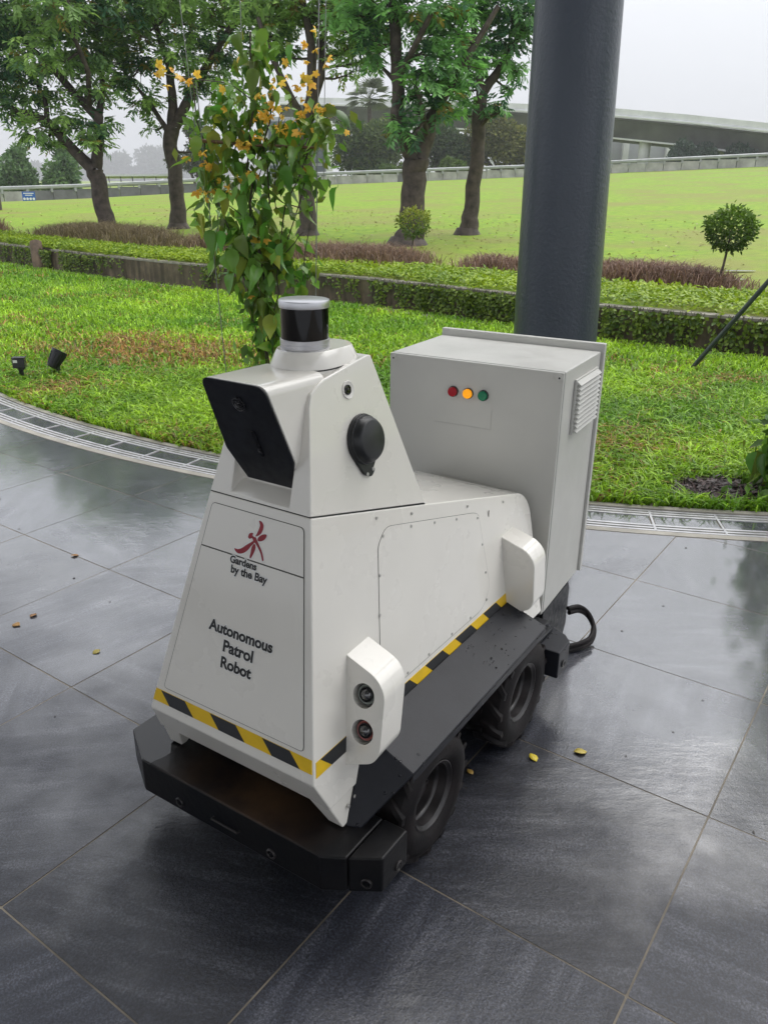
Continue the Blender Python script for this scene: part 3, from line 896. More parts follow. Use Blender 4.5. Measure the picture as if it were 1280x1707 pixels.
# side camera and siren on the head
def spt(y, z, d=0): return Vector((hx(z), y, z)) + Vector((1, 0, .198)).normalized() * d
SN = Vector((1, 0, .198)).normalized()
sc = MB().lathe([(.0004, .0195), (.0022, .0190), (.0026, .0175), (.0004, .0125), (.0004, .0095)], 32, spt(.008, 1.094), SN, (0, 1, 0)).build('camera_port', MT['white2'], rob, smooth=25)
MB().lathe([(.0006, .0108), (.0026, .0106), (.0034, .0085), (.0020, .0078), (.0020, .005), (.0034, .004), (.0036, 0)], 28, spt(.006, 1.0945), SN, (0, 1, 0)).build('camera_lens', MT['gloss'], sc, smooth=35)
sir = empty('siren', spt(.030, .985), 0, rob)
W = Vector((0, 1, 0)); Vv = SN.cross(W) * -1
Vv = Vector((-.198, 0, 1)).normalized()
tear = []
for k in range(25):
    a = math.radians(-38 + 256 * k / 24); tear.append((.0555 * math.cos(a), .0555 * math.sin(a)))
tear += rpoly([(-.0555 * math.cos(math.radians(38)) , -.0555 * math.sin(math.radians(38))), (-.020, -.073), (.004, -.083), (.022, -.068)], .008, 3)[3:]
fl = MB().plate(tear, (0, 0, 0), W, Vv, 0.0, .007); fl.build('siren_flange', MT['plastic'], sir, bevel=.0015)
MB().lathe([(.006, .0535), (.013, .0525), (.0135, .050), (.016, .0495), (.022, .0475), (.028, .0425), (.0295, .039), (.0300, 0)], 44, (0, 0, 0), SN, (0, 1, 0)).build('siren_body', MT['plastic'], sir, smooth=32)
for (a, b_) in ((-.012, -.073), (.010, -.067)):
    MB().lathe([(.007, .0042), (.0085, .004), (.009, 0)], 12, W * a + Vv * b_, SN, (0, 1, 0)).build('screw', MT['steel'], sir)
MB().lathe([(.015, .0035), (.0205, .0035), (.021, 0)], 12, W * -.0425 + Vv * -.002, SN, (0, 1, 0)).build('screw', MT['steel'], sir)

# light housings on the flanks
def housing(y0, lean, lamps, mirror=1, k=1.0):
    hp_ = empty('light_housing', (0, 0, 0), 0, rob)
    prof = [(.575, .190), (.549, .190 + .088 * k), (.522, .212 + .092 * k), (.400, .229 + .087 * k), (.378, .226 + .076 * k), (.352, .235)]
    def yy(z): return y0 + lean * (z - .575)
    pr = rpoly([(x, z) for z, x in prof] + [(.19, .352)], [0, .03, .03, .022, .02, .006, 0], 5)
    m_ = MB(); r0 = [(mirror * x, yy(z), z) for x, z in pr]; r1 = [(mirror * x * .995, yy(z) + .082, z + .004) for x, z in pr]
    m_.loft([r0, r1])
    o = m_.build('housing_shell', MT['white'], hp_)
    n = Vector((0, -1, lean)).normalized()
    if lamps:
        for zz in (.505, .433):
            x = .254 + (.505 - zz) * .17
            c = Vector((x, yy(zz), zz))
            boolean(o, MB().lathe([(-.032, .001), (-.032, .0262), (.03, .0262)], 36, c, n, (1, 0, 0), cap=True))
    add_bevel(o, .0035, 3, 25)
    if lamps:
        for zz, ring in ((.505, MT['lampgrey']), (.433, MT['lampred'])):
            x = .254 + (.505 - zz) * .17
            L_ = empty('lamp', Vector((x, yy(zz), zz)) + n * -.0195 + Vector((.0035, 0, .0035)), 0, hp_)
            MB().lathe([(0, .0235), (.010, .0235), (.013, .022), (.012, .0200)], 36, (0, 0, 0), n, (1, 0, 0)).build('lamp_bezel', MT['plastic'], L_, smooth=35)
            MB().lathe([(.006, .0215), (.0125, .0210), (.011, .0152)], 36, (0, 0, 0), n, (1, 0, 0)).build('lamp_ring', ring, L_, smooth=35)
            MB().lathe([(.008, .0162), (.0155, .0160), (.0165, .0145), (.014, .0132)], 36, (0, 0, 0), n, (1, 0, 0)).build('lamp_rim', MT['plastic'], L_, smooth=35)
            MB().lathe([(.012, .0138), (.0185, .0105), (.0215, .006), (.0225, 0)], 28, (0, 0, 0), n, (1, 0, 0)).build('lamp_lens', MT['lensglass'], L_, smooth=70)
    else:
        MB().box((mirror * .272, y0 + .004, .535), (.0008, .002, .001)).build('edge_mark', MT['gasket'], hp_)
    return hp_
housing(-.145, .307, True)
housing(.594, .10, False)
housing(-.145, .307, False, -1, .55)
housing(.594, .10, False, -1, .55)

# black chassis, bumpers and fenders
chassis = MB().box((0, .245, .235), (.40, .80, .17)).box((0, -.10, .20), (.36, .2, .1)).build('chassis', MT['black'], rob, bevel=.006)
BZ0, BZ1 = .127, .2195
main = [(-.3755, -.176), (-.3755, -.272), (-.267, -.338), (.267, -.338), (.3125, -.3115), (.3125, -.176), (.2, -.176), (.2, -.08), (-.2, -.08), (-.2, -.176)]
bumper = MB().prism(main, BZ0, BZ1).build('front_bumper', MT['deckblack'], rob, bevel=.005)
corner = MB().prism([(.3145, -.176), (.3145, -.3100), (.3755, -.272), (.3755, -.176)], BZ0, BZ1).build('bumper_corner', MT['deckblack'], rob, bevel=.005)
def sensor(p, n, par):
    o_ = MB().lathe([(-.001, .0125), (.003, .0125), (.0045, .011), (.0045, .009), (.002, .008)], 24, p, n, (.3, .2, 1)).build('sensor_ring', MT['rim'], par, smooth=35)
    MB().lathe([(.0, .0082), (.003, .0075), (.004, 0)], 20, p, n, (.3, .2, 1)).build('sensor_eye', MT['gloss'], o_, smooth=50)
for xx in (-.145, .133): sensor((xx, -.338, .153), (0, -1, 0), bumper)
nch = Vector((.066, -.1085, 0)).normalized()
sensor((.347, -.2893, .153), (nch.x * .55, nch.y, 0), corner)
sensor((.3755, -.214, .153), (1, 0, 0), corner)
sensor((-.3755, -.235, .153), (-1, 0, 0), bumper)
MB().tube([(-.036, -.337, .166), (-.036, -.346, .166), (.042, -.346, .166), (.042, -.337, .166)], .0028, 8).build('handle', MT['rim'], bumper)
rb_ = [(-.3765, .663), (.3765, .663), (.3765, .760), (.33, .80), (-.33, .80), (-.3765, .760)]
rbm = MB().prism([(.24, .663), (.3765, .663), (.3765, .745), (.352, .775), (.24, .83)], .13, .2185).build('rear_bumper', MT['fender'], rob, bevel=.004)
MB().prism([(-.24, .663), (-.24, .83), (-.352, .775), (-.3765, .745), (-.3765, .663)], .13, .2185).build('rear_bumper', MT['fender'], rob, bevel=.004)
MB().box((.262, .735, .228), (.05, .13, .014)).box((.300, .72, .2245), (.016, .115, .008)).build('bumper_bracket', MT['black'], rbm, bevel=.003)
sensor((.3765, .70, .165), (1, 0, 0), rbm)
for s in (-1, 1):
    f_ = MB()
    top = [(.2365, -.134, .386), (.2365, .58, .386), (.360, .578, .345), (.360, -.134, .331)]
    flap = [(.2365, -.134, .386), (.259, -.240, .2215), (.289, -.228, .2215), (.360, -.134, .331)]
    def q(ps, dz): return [(s * x, y, z + dz) for x, y, z in ps]
    for ps in (top, flap):
        a, b_ = q(ps, 0), q(ps, -.006)
        f_.loft([a, b_] if s > 0 else [b_, a])
    f_.add(q([(.3595, -.134, .330), (.3595, .578, .344), (.3595, .578, .326), (.3595, -.134, .312)], -.0061), [(0, 1, 2, 3)])
    f_.build('fender', MT['fender'], rob, bevel=.002, seg=2)
    fi = MB(); fi.box((s * .2, .23, .30), (.07, .70, .14)); fi.build('inner_arch', MT['black'], rob)

# rain drops beaded on the black fender
dr_ = MB()
for k in range(110):
    yy = .58 - .30 * rnd.random() ** 2.0; t_ = rnd.random(); xx = .242 + .112 * t_; zz = .386 - t_ * .044 + .0004; r_0 = rnd.uniform(.0009, .0026) * (1.25 if rnd.random() < .2 else .8)
    dr_.lathe([(0, r_0), (r_0 * .28, r_0 * .82), (r_0 * .48, r_0 * .4), (r_0 * .5, 0)], 7, (xx, yy, zz), (.32, 0, .95), (0, 1, 0))
do_ = dr_.build('water_drops', MT['gloss'], rob, smooth=60); do_['kind'] = 'stuff'

# wheels
def tyre_mesh():
    t = MB(); pr = [(-.046, .084), (-.054, .092), (-.0605, .108), (-.0615, .124), (-.056, .142), (-.046, .1515), (-.02, .155), (.02, .155), (.046, .1515), (.056, .142), (.0615, .124), (.0605, .108), (.054, .092), (.046, .084)]
    t.lathe(pr, 56, (0, 0, 0), (1, 0, 0), (0, 1, 0))
    NL = 15
    for k in range(NL):
        for sd, off in ((1, 0), (-1, .5)):
            a0 = 2 * math.pi * (k + off) / NL
            pts = []
            for (xx, da) in ((.000, 0), (.022, .05), (.040, .14), (.056, .27)):
                pts.append((sd * xx, a0 + da))
            rings = []
            for j, (xx, a) in enumerate(pts):
                rt = .1645 - (0 if abs(xx) < .045 else .009); rb = .150 if abs(xx) < .045 else .138; w_ = .055 + .02 * j / 3
                rings.append([(xx, r * math.cos(aa), r * math.sin(aa)) for r, aa in ((rb, a - w_), (rt, a - w_ * .7), (rt, a + w_ * .7), (rb, a + w_))])
            t.loft(rings)
    return t.mesh('tyre', 34)
tm = tyre_mesh(); tm.materials.append(MT['rubber'])
rim_m = MB().lathe([(.046, .0835), (.0505, .0865), (.051, .084), (.046, .080), (.043, .076), (.022, .072), (.018, .067), (.014, .066), (-.002, .064), (-.006, .058), (-.004, .036), (.004, .030), (.004, .0)], 44, (0, 0, 0), (1, 0, 0), (0, 1, 0)).mesh('rim', 40)
rim_m.materials.append(MT['rim'])
hub_m = MB().lathe([(.002, .024), (.016, .023), (.018, .019), (.018, 0)], 28, (0, 0, 0), (1, 0, 0), (0, 1, 0))
for k in range(4):
    a = math.pi / 4 + math.pi / 2 * k; hub_m.lathe([(-.004, .006), (.009, .006), (.009, 0)], 6, (0, .043 * math.cos(a), .043 * math.sin(a)), (1, 0, 0), (0, 1, 0))
hub_m = hub_m.mesh('hub', 35); hub_m.materials.append(MT['rim'])
valve_m = MB().tube([(.024, 0, .068), (.040, .004, .064)], .004, 8).mesh('valve'); valve_m.materials.append(MT['rubber'])
for s in (-1, 1):
    for yy in (0, .498):
        wh = empty('wheel', (s * .2885, yy, .1635), 0 if s > 0 else math.pi, rob)
        wr = rnd.uniform(-.4, .4)
        for nm, me in (('tyre', tm), ('rim', rim_m), ('hub', hub_m), ('valve', valve_m)):
            link(nm, me, None, wh, None, (wr + .3, 0, 0))
        MB().tube([(0, 0, 0), (-.11, 0, 0)], .022, 12).build('axle', MT['black'], wh)

# lettering and emblem
def text_mesh(txt, size, offset=0.0, spacing=1.0):
    cu_ = bpy.data.curves.new('lettering', 'FONT'); cu_.body = txt; cu_.size = size; cu_.align_x = 'CENTER'; cu_.offset = offset
    cu_.space_character = spacing; cu_.resolution_u = 4
    o = bpy.data.objects.new('tmp', cu_); COL.objects.link(o)
    bpy.context.view_layer.update()
    me = bpy.data.meshes.new_from_object(o.evaluated_get(bpy.context.evaluated_depsgraph_get()))
    bpy.data.objects.remove(o)
    return me
def on_front(me, name, x, z, h, mat, sx=1.0, width=None, x_left=None, rot=0.0, parent=None):
    co = np.zeros(len(me.vertices) * 3); me.vertices.foreach_get('co', co); co = co.reshape(-1, 3)
    k = 1.0
    if width: k = width / (co[:, 0].max() - co[:, 0].min())
    a = co[:, 0] * k; b_ = co[:, 1] * (k if width else 1)
    a, b_ = a * math.cos(rot) - b_ * math.sin(rot), a * math.sin(rot) + b_ * math.cos(rot)
    if x_left is not None: a = a - a.min() + x_left
    else: a = a + x
    v = fpz(z) + b_
    P = np.array(FO)[None] + a[:, None] * np.array(FU)[None] + v[:, None] * np.array(FV)[None] + h * np.array(FNr)[None]
    me.vertices.foreach_set('co', P.ravel().astype(np.float32)); me.update()
    o = link(name, me, mat, parent or rob); return o, k
def put_text(txt, z, width, x=0.0):
    probe = text_mesh(txt, .03); c = [v.co.x for v in probe.vertices]; k = width / (max(c) - min(c)); s_ = .03 * k
    me = text_mesh(txt, s_, .0007 if len(txt) < 8 and z > .7 or z > .7 else .0012); me0 = text_mesh(txt, s_, .0028)
    for mm, nm, hh, mt in ((me0, 'lettering_edge', .0016, MT['sticker']), (me, 'lettering', .0020, MT['ink'])):
        c = [v.co.x for v in mm.vertices]; mid = (max(c) + min(c)) / 2
        for v in mm.vertices: v.co.x -= mid
        on_front(mm, nm, x, z, hh, mt)
put_text('Autonomous', .5965, .176)
put_text('Patrol', .5615, .082)
put_text('Robot', .5265, .084)
put_text('Gardens', .7485, .072, -.017)
put_text('by the Bay', .7285, .098, .002)
FLY = [[(0.01, 0.4748), (0.018, 0.4737), (0.023, 0.4675), (0.023, 0.4592), (0.02, 0.4509), (0.014, 0.4447), (0.006, 0.4406), (0.009, 0.4478), (0.013, 0.4592), (0.014, 0.4665)], [(0.013, 0.4385), (0.018, 0.4447), (0.026, 0.4499), (0.034, 0.4509), (0.034, 0.4457), (0.03, 0.4395), (0.022, 0.4343), (0.014, 0.4333)], [(-0.012, 0.4395), (-0.013, 0.4343), (-0.008, 0.4323), (-0.003, 0.4354), (0.002, 0.4323), (0.006, 0.4374), (-0.002, 0.4406), (-0.001, 0.4457), (-0.006, 0.4457), (-0.011, 0.4426)], [(-0.046, 0.4032), (-0.037, 0.4032), (-0.026, 0.4084), (-0.016, 0.4167), (-0.005, 0.425), (0.002, 0.4302), (0.005, 0.4271), (-0.002, 0.4188), (-0.01, 0.4074), (-0.02, 0.3991), (-0.032, 0.3949), (-0.041, 0.397)], [(0.004, 0.424), (0.008, 0.424), (0.01, 0.4167), (0.007, 0.4053), (0.001, 0.3929), (-0.002, 0.3949), (-0.001, 0.4053), (0.0, 0.4157)], [(0.001, 0.4312), (0.006, 0.4395), (0.011, 0.4343), (0.018, 0.426), (0.026, 0.4167), (0.032, 0.4063), (0.035, 0.397), (0.032, 0.396), (0.027, 0.4063), (0.019, 0.4167), (0.009, 0.426)]]
emb = MB(); edge = MB()
def smooth_poly(p, n=3):
    out = []; k = len(p)
    for i in range(k):
        p0, p1, p2, p3 = (Vector(p[(i + j) % k]) for j in (-1, 0, 1, 2))
        for s_ in range(n):
            t = s_ / n
            q_ = .5 * ((2 * p1) + (p2 - p0) * t + (2 * p0 - 5 * p1 + 4 * p2 - p3) * t * t + (3 * p1 - p0 - 3 * p2 + p3) * t ** 3)
            out.append((q_.x, q_.y))
    return out
for i, p in enumerate(FLY):
    sp_ = smooth_poly(p)
    edge.plate(grow(sp_, .0028), FO, FU, FV, -.0005, .00145 + i * .00004)
    emb.plate(sp_, FO, FU, FV, -.0005, .0020 + i * .00004)
edge.build('emblem_edge', MT['sticker'], rob)
eo = emb.build('emblem', MT['red_ink'], rob); eo['label'] = 'dark red dragonfly emblem'

# ------------------------------------------------------------------ charging cabinet behind the robot
CAB = empty('charging_cabinet', (.505, 2.248, 0), math.radians(-29.5))
tag(CAB, 'tall light grey metal charging cabinet with three indicator lamps behind the robot', 'cabinet')
CW, CD, CZ0, CZ1 = .562, .368, .222, 1.0
MB().box((-CW / 2, CD / 2 + .006, (CZ0 + CZ1) / 2), (CW, CD - .012, CZ1 - CZ0)).build('cabinet_body', MT['cab'], CAB, bevel=.004)
MB().box((-CW / 2, .0085, (CZ0 + CZ1) / 2), (CW - .008, .003, CZ1 - CZ0 - .008)).build('cabinet_gap', MT['gasket'], CAB)
door = MB().box((-CW / 2, .0015, (CZ0 + CZ1) / 2), (CW - .002, .011, CZ1 - CZ0 - .002)).build('cabinet_door', MT['cab'], CAB, bevel=.002)
MB().box((-CW / 2 + .004, CD + .012, (CZ0 + CZ1) / 2 + .012), (CW + .012, .022, CZ1 - CZ0 + .024)).build('back_flange', MT['cab'], CAB, bevel=.003)
for (x, hexa) in ((-.013, 0), (-.034, 1), (-.549, 0), (-.531, 1)):
    z = .984
    if hexa: MB().lathe([(0, .0075), (.002, .0075), (.002, .006), (.0025, 0)], 6, (x, -.004, z), (0, -1, 0), (1, 0, 0)).build('hinge_cap', MT['cab'], CAB)
    else:
        o = MB().lathe([(0, .0105), (.003, .0105), (.0035, .009), (.0035, 0)], 24, (x, -.004, z), (0, -1, 0), (1, 0, 0)).build('lock', MT['cab'], CAB, smooth=30)
        MB().lathe([(.0035, .003), (.004, .0024), (.004, 0)], 16, (x + .001, -.004, z), (0, -1, 0), (1, 0, 0)).build('keyhole', MT['gasket'], o)
def lampmat(name, col, em):
    m, nt, b = nodes(name); v = coords(nt); f = noise(nt, v, 300, 2)
    r = ramp(nt, f, [(.3, tuple(c * .85 for c in col)), (.7, col)]); nt.links.new(r.outputs['Color'], b.inputs['Base Color'])
    b.inputs['Roughness'].default_value = .25
    if em:
        nt.links.new(r.outputs['Color'], b.inputs['Emission Color']); b.inputs['Emission Strength'].default_value = em
    return m
for nm, x, mt in (('red', -.339, lampmat('red_indicator', (.38, .004, .014), 0)), ('amber', -.2895, lampmat('lit_amber_indicator', (.95, .36, .005), .4)), ('green', -.240, lampmat('green_indicator', (.002, .19, .085), 0))):
    L_ = empty('indicator_lamp', (x, -.004, .904), 0, CAB)
    L_['label'] = {'red': 'dark red indicator lamp', 'amber': 'lit amber indicator lamp', 'green': 'green indicator lamp'}[nm]
    MB().lathe([(0, .0165), (.005, .0165), (.006, .0150)], 32, (0, 0, 0), (0, -1, 0), (1, 0, 0)).build('bezel', MT['plastic'], L_, smooth=30)
    MB().lathe([(.004, .0146), (.012, .0142), (.0135, .0125), (.014, .0)], 32, (0, 0, 0), (0, -1, 0), (1, 0, 0)).build('lens', mt, L_, smooth=35)
for (x0, z0, x1, z1) in ((-.21, .80, -.212, .862), (-.21, .80, -.40, .803)):
    MB().box(((x0 + x1) / 2, -.0045, (z0 + z1) / 2), (max(abs(x1 - x0), .0009), .0006, max(abs(z1 - z0), .0009))).build('old_sticker_trace', simple('sticker_ghost', (.43, .425, .40), .5), CAB)
vent = empty('vent', (.0, .215, .876), 0, CAB)
MB().box((.004, 0, 0), (.008, .226, .168)).build('vent_frame', MT['cab'], vent, bevel=.002)
sl_me = MB().loft([[(.006, -.108, .009), (.006, -.108, -.002), (.020, -.108, -.006), (.021, -.108, -.004)], [(.006, .108, .009), (.006, .108, -.002), (.020, .108, -.006), (.021, .108, -.004)]]).mesh('slat'); sl_me.materials.append(MT['cab'])
for k in range(11): link('slat', sl_me, None, vent, (0, 0, -.072 + k * .0143))
# black plinth
pl = MB().plate(rpoly([(.012, .0), (.255, .0), (.290, .05), (.290, .19), (.268, .2205), (.012, .2205)], 0), (.001, 0, 0), (0, 1, 0), (0, 0, 1), -.012, 0)
pl.build('plinth_side', MT['black'], CAB, bevel=.002)
MB().box((-.28, .16, .11), (.50, .30, .2185)).build('plinth', MT['black'], CAB, bevel=.004)
MB().box((-.20, -.045, .185), (.20, .10, .06)).build('charging_dock', MT['black'], CAB, bevel=.004)
def smooth_path(p, n=5):
    out = []
    for i in range(len(p) - 1):
        p0, p1, p2, p3 = (Vector(p[max(0, min(len(p) - 1, i + j))]) for j in (-1, 0, 1, 2))
        for s_ in range(n):
            t = s_ / n
            out.append(.5 * ((2 * p1) + (p2 - p0) * t + (2 * p0 - 5 * p1 + 4 * p2 - p3) * t * t + (3 * p1 - p0 - 3 * p2 + p3) * t ** 3))
    return out + [Vector(p[-1])]
cbl = [(.645, 2.455, .115), (.69, 2.488, .105), (.728, 2.50, .075), (.745, 2.475, .04), (.728, 2.432, .016), (.69, 2.402, .0105), (.64, 2.38, .0105), (.58, 2.355, .0105)]
cab_o = MB().tube(smooth_path(cbl), .0085, 10).tube(smooth_path([(x - .006, y - .004, z + .019) for x, y, z in cbl]), .0075, 10).build('power_cable', MT['rubber'], None, smooth=60)
tag(cab_o, 'thick black cable looped on the wet floor beside the grey cabinet', 'cable')

# ------------------------------------------------------------------ column
def mat_column():
    m, nt, b = nodes('textured_dark_grey_paint')
    v = coords(nt); n1 = noise(nt, v, 55, 3, .5); n2 = noise(nt, v, 3, 3)
    r = ramp(nt, n2, [(.3, (.036, .046, .062)), (.7, (.045, .056, .074))]); nt.links.new(r.outputs['Color'], b.inputs['Base Color'])
    b.inputs['Roughness'].default_value = .34
    nt.links.new(bump(nt, n1, .45, .006), b.inputs['Normal'])
    return m
MT['column'] = mat_column()
colm = empty('canopy_column', (1.0, 4.6, 0))
tag(colm, 'thick round dark grey textured column behind the grey cabinet', 'column')
colm.location = (.967, 4.6, 0)
cl = MB(); prc = [(z, .2395 - .0112 * z) for z in (0, .5, 1, 1.5, 2, 2.5, 3.5, 4.12)]
cl.loft([[(-.0165 * z + r * math.cos(2 * math.pi * k / 56), r * math.sin(2 * math.pi * k / 56), z) for k in range(56)] for z, r in prc])
cl.build('shaft', MT['column'], colm, smooth=50)
MB().lathe([(0, .31), (.012, .31), (.014, .30), (.014, .23)], 48).build('base_plate', MT['column'], colm, smooth=40)

# unseen roof added for shade on robot and paving, with edge beam and rafters
MT['soffit'] = simple('unseen_roof_grey', (.45, .45, .44), .7, var=.08, vscale=1, kind='World')
cn = empty('unseen_canopy', (0, -2.2, 4.3))
tag(cn, 'unseen flat grey roof added overhead to shade the robot and paving', 'unseen_canopy')
MB().box((-3.4, 0, .12), (13.2, 9.4, .24)).build('unseen_roof_slab', MT['soffit'], cn)
MB().box((0, 6.9, -.05), (18, .22, .3)).build('edge_beam', MT['column'], cn)
for k in range(4): MB().box((-7.2 + 4.8 * k, 5.8, .0), (.12, 2.1, .2)).build('rafter', MT['column'], cn)

# ------------------------------------------------------------------ vine on its frame
MT['vine_leaf'] = leafy('glossy_vine_leaf', (.12, .245, .03), trans=.36, rough=.3, use_tint=False, rand=1.0, spec=.5)
MT['vine_leaf_yel'] = leafy('yellowing_vine_leaf', (.30, .36, .035), trans=.4, rough=.4, use_tint=False, rand=.5)
MT['vine_small'] = leafy('small_vine_leaf', (1, 1, 1), .28, .35)
MT['petal'] = leafy('orange_yellow_petal', (.85, .56, .07), trans=.3, rough=.5, use_tint=False, rand=.35)
MT['stem'] = simple('dark_vine_stem', (.045, .035, .018), .6, var=.4, vscale=30)
MT['wire'] = simple('steel_wire', (.25, .25, .25), .4, metal=.8)
MT['bamboo'] = simple('wet_bamboo', (.16, .09, .04), .5, var=.4, vscale=12)

def vine_leaf_mesh(w, droop, fold, seed):
    r = random.Random(seed); prof = [(0, .10), (.10, .72), (.26, 1.0), (.45, .92), (.63, .66), (.8, .34), (.92, .12), (1.0, .0)]
    vs, fs = [], []
    for t, k in prof:
        zc = -droop * t * t + .04 * math.sin(t * 7 + seed)
        x = k * w * .5
        vs += [(-x, t, zc + abs(x) * fold), (0, t, zc), (x, t, zc + abs(x) * fold + r.uniform(-.01, .01))]
    for i in range(len(prof) - 1):
        a = i * 3; b = a + 3
        fs += [(a, a + 1, b + 1, b), (a + 1, a + 2, b + 2, b + 1)]
    m = MB(); m.add(vs, fs)
    m.tube([(0, -.22, .05), (0, -.1, .03), (0, .02, 0)], .012, 4)
    me = bpy.data.meshes.new('vine_leaf'); me.from_pydata(m.v, [], m.f)
    for p in me.polygons: p.use_smooth = True
    return me
LEAFS = [vine_leaf_mesh(w, dr, fo, i) for i, (w, dr, fo) in enumerate([(.60, .25, .45), (.52, .42, .7), (.64, .15, .3), (.46, .55, .9), (.58, .35, -.25), (.5, -.12, .5)])]
LEAFS_G = []; LEAFS_Y = []
for me in LEAFS:
    a = me.copy(); a.materials.append(MT['vine_leaf']); LEAFS_G.append(a)
    a = me.copy(); a.materials.append(MT['vine_leaf_yel']); LEAFS_Y.append(a)
def flower_mesh(seed):
    r = random.Random(seed); m = MB()
    for k in range(5):
        a = 2 * math.pi * k / 5 + r.uniform(-.2, .2); c, s = math.cos(a), math.sin(a); l = r.uniform(.8, 1.1)
        def p(t, w, z): return (c * t - s * w, s * t + c * w, z)
        m.add([p(.05, -.12, 0), p(.05, .12, 0), p(.55 * l, .33, .12), p(.95 * l, .12, -.12), p(.95 * l, -.12, -.12), p(.55 * l, -.33, .12)], [(0, 1, 2, 5), (5, 2, 3, 4)])
    m.tube([(0, 0, .0), (0, .05, -.4), (0, .1, -.8)], [.16, .2, .07], 5)
    me = bpy.data.meshes.new('flower'); me.from_pydata(m.v, [], m.f); me.materials.append(MT['petal'])
    for p_ in me.polygons: p_.use_smooth = True
    return me
FLW = [flower_mesh(i) for i in range(4)]

def place_leaf(parent, P, size, r, yellow=.1):
    me = r.choice(LEAFS_Y if r.random() < yellow else LEAFS_G)
    o = link('leaf', me, None, parent, P)
    # hang: tip mostly downwards, turned about the vertical, upper face outwards
    az = r.uniform(-math.pi, math.pi); pitch = math.radians(r.gauss(-55, 26)); rollv = math.radians(r.gauss(0, 34))
    o.rotation_euler = (Matrix.Rotation(az, 3, 'Z') @ Matrix.Rotation(pitch, 3, 'X') @ Matrix.Rotation(rollv, 3, 'Y')).to_euler()
    s = size * r.uniform(.75, 1.25); o.scale = (s, s, s)
    return o

def vine(root, base, spots, flowers, stems, seed, yellow=.1):
    r = random.Random(seed)
    st = MB()
    for path, rad in stems:
        pts = [Vector(p) - Vector(base) for p in path]; out = []
        for i in range(len(pts) - 1):
            n = max(2, int((pts[i + 1] - pts[i]).length / .09))
            for k in range(n): out.append(pts[i].lerp(pts[i + 1], k / n) + Vector((r.uniform(-.014, .014), r.uniform(-.014, .014), 0)))
        out.append(pts[-1]); st.tube(out, rad, 5)
    for (x, y, z, sx, sz_, n, size) in spots:
        for _ in range(n):
            P = Vector((x + r.gauss(0, sx), y + r.gauss(0, min(.10, sx * .8)), z + r.gauss(0, sz_))) - Vector(base)
            place_leaf(root, P, size, r, yellow)
    for (x, y, z, n, sp) in flowers:
        for _ in range(n):
            P = Vector((x + r.gauss(0, sp), y - .05 + r.gauss(0, sp * .6), z + r.gauss(0, sp * .8))) - Vector(base)
            o = link('flower', r.choice(FLW), None, root, P, (r.uniform(-1.2, 1.2) + math.radians(60), r.uniform(-.8, .8), r.uniform(-3, 3)))
            s = r.uniform(.020, .036); o.scale = (s, s, s)
    # small leaves too many to tell apart, joined
    Ps, Ss = [], []
    for (x, y, z, sx, sz_, n, size) in spots:
        for _ in range(int(n * 3.3)):
            Ps.append((x + r.gauss(0, sx * 1.05) - base[0], y + .05 + r.gauss(0, min(.10, sx * .8)) - base[1], z + r.gauss(0, sz_ * 1.1) - base[2])); Ss.append(size * r.uniform(.4, .8))
    Ps = np.array(Ps); Ss = np.array(Ss); n = len(Ps); g_ = np.random.default_rng(seed)
    V_, T_ = leaf_geo(Ps, np.stack([g_.normal(0, .6, n), g_.normal(-.2, .6, n), g_.normal(-.8, .4, n)], 1), np.stack([g_.normal(0, .6, n), g_.normal(-.8, .5, n), g_.normal(.6, .4, n)], 1), Ss, Ss * .55)
    tn_ = np.array([[.13, .26, .032]]) * g_.uniform(.5, 1.6, (n, 1)); tn_[g_.random(n) < yellow] = (.20, .25, .03)
    sm_ = np_mesh('small_leaves', V_, T_, MT['vine_small'], np.repeat(tn_, 5, 0), parent=root); sm_['kind'] = 'stuff'
    st.build('stems', MT['stem'], root, smooth=60)

VB = (-.70, 4.97, 0)
vn = empty('flowering_vine', VB)
tag(vn, 'climbing vine with glossy leaves and orange-yellow flowers behind the robot head', 'vine')
Yv = 4.95
def X(px): return (px - 640) * .00343 - .055
def Z(py): return 2.385 - py * .00306
spots = []
for (px, py, sx, szz, n, s) in [(445, 80, 22, 18, 18, .10), (440, 120, 30, 20, 16, .11), (400, 165, 34, 22, 18, .11), (375, 215, 26, 26, 16, .11), (425, 200, 30, 26, 14, .11), (470, 230, 34, 26, 16, .12),
    (520, 230, 26, 26, 16, .11), (560, 185, 20, 14, 8, .12), (540, 200, 20, 18, 8, .11), (390, 270, 26, 26, 16, .11), (440, 265, 24, 24, 12, .11), (500, 265, 22, 20, 9, .11), (505, 305, 24, 18, 10, .13), (375, 320, 26, 20, 10, .12), (335, 350, 5, 6, 3, .12),
    (440, 320, 12, 14, 4, .13), (430, 360, 26, 18, 12, .14), (395, 375, 24, 20, 14, .13), (430, 405, 26, 20, 16, .14), (445, 440, 26, 20, 18, .13), (470, 395, 16, 18, 7, .13), (410, 440, 18, 18, 8, .12), (415, 500, 14, 18, 12, .12), (445, 500, 16, 26, 16, .13), (455, 550, 14, 22, 14, .13), (500, 455, 18, 16, 7, .12), (515, 440, 10, 12, 4, .12), (440, 590, 16, 24, 10, .13), (425, 630, 18, 24, 8, .13)]:
    spots.append((X(px), Yv, Z(py), sx * .0034, szz * .0032, max(2, int(n * .9)), s * 1.02))
fl = []
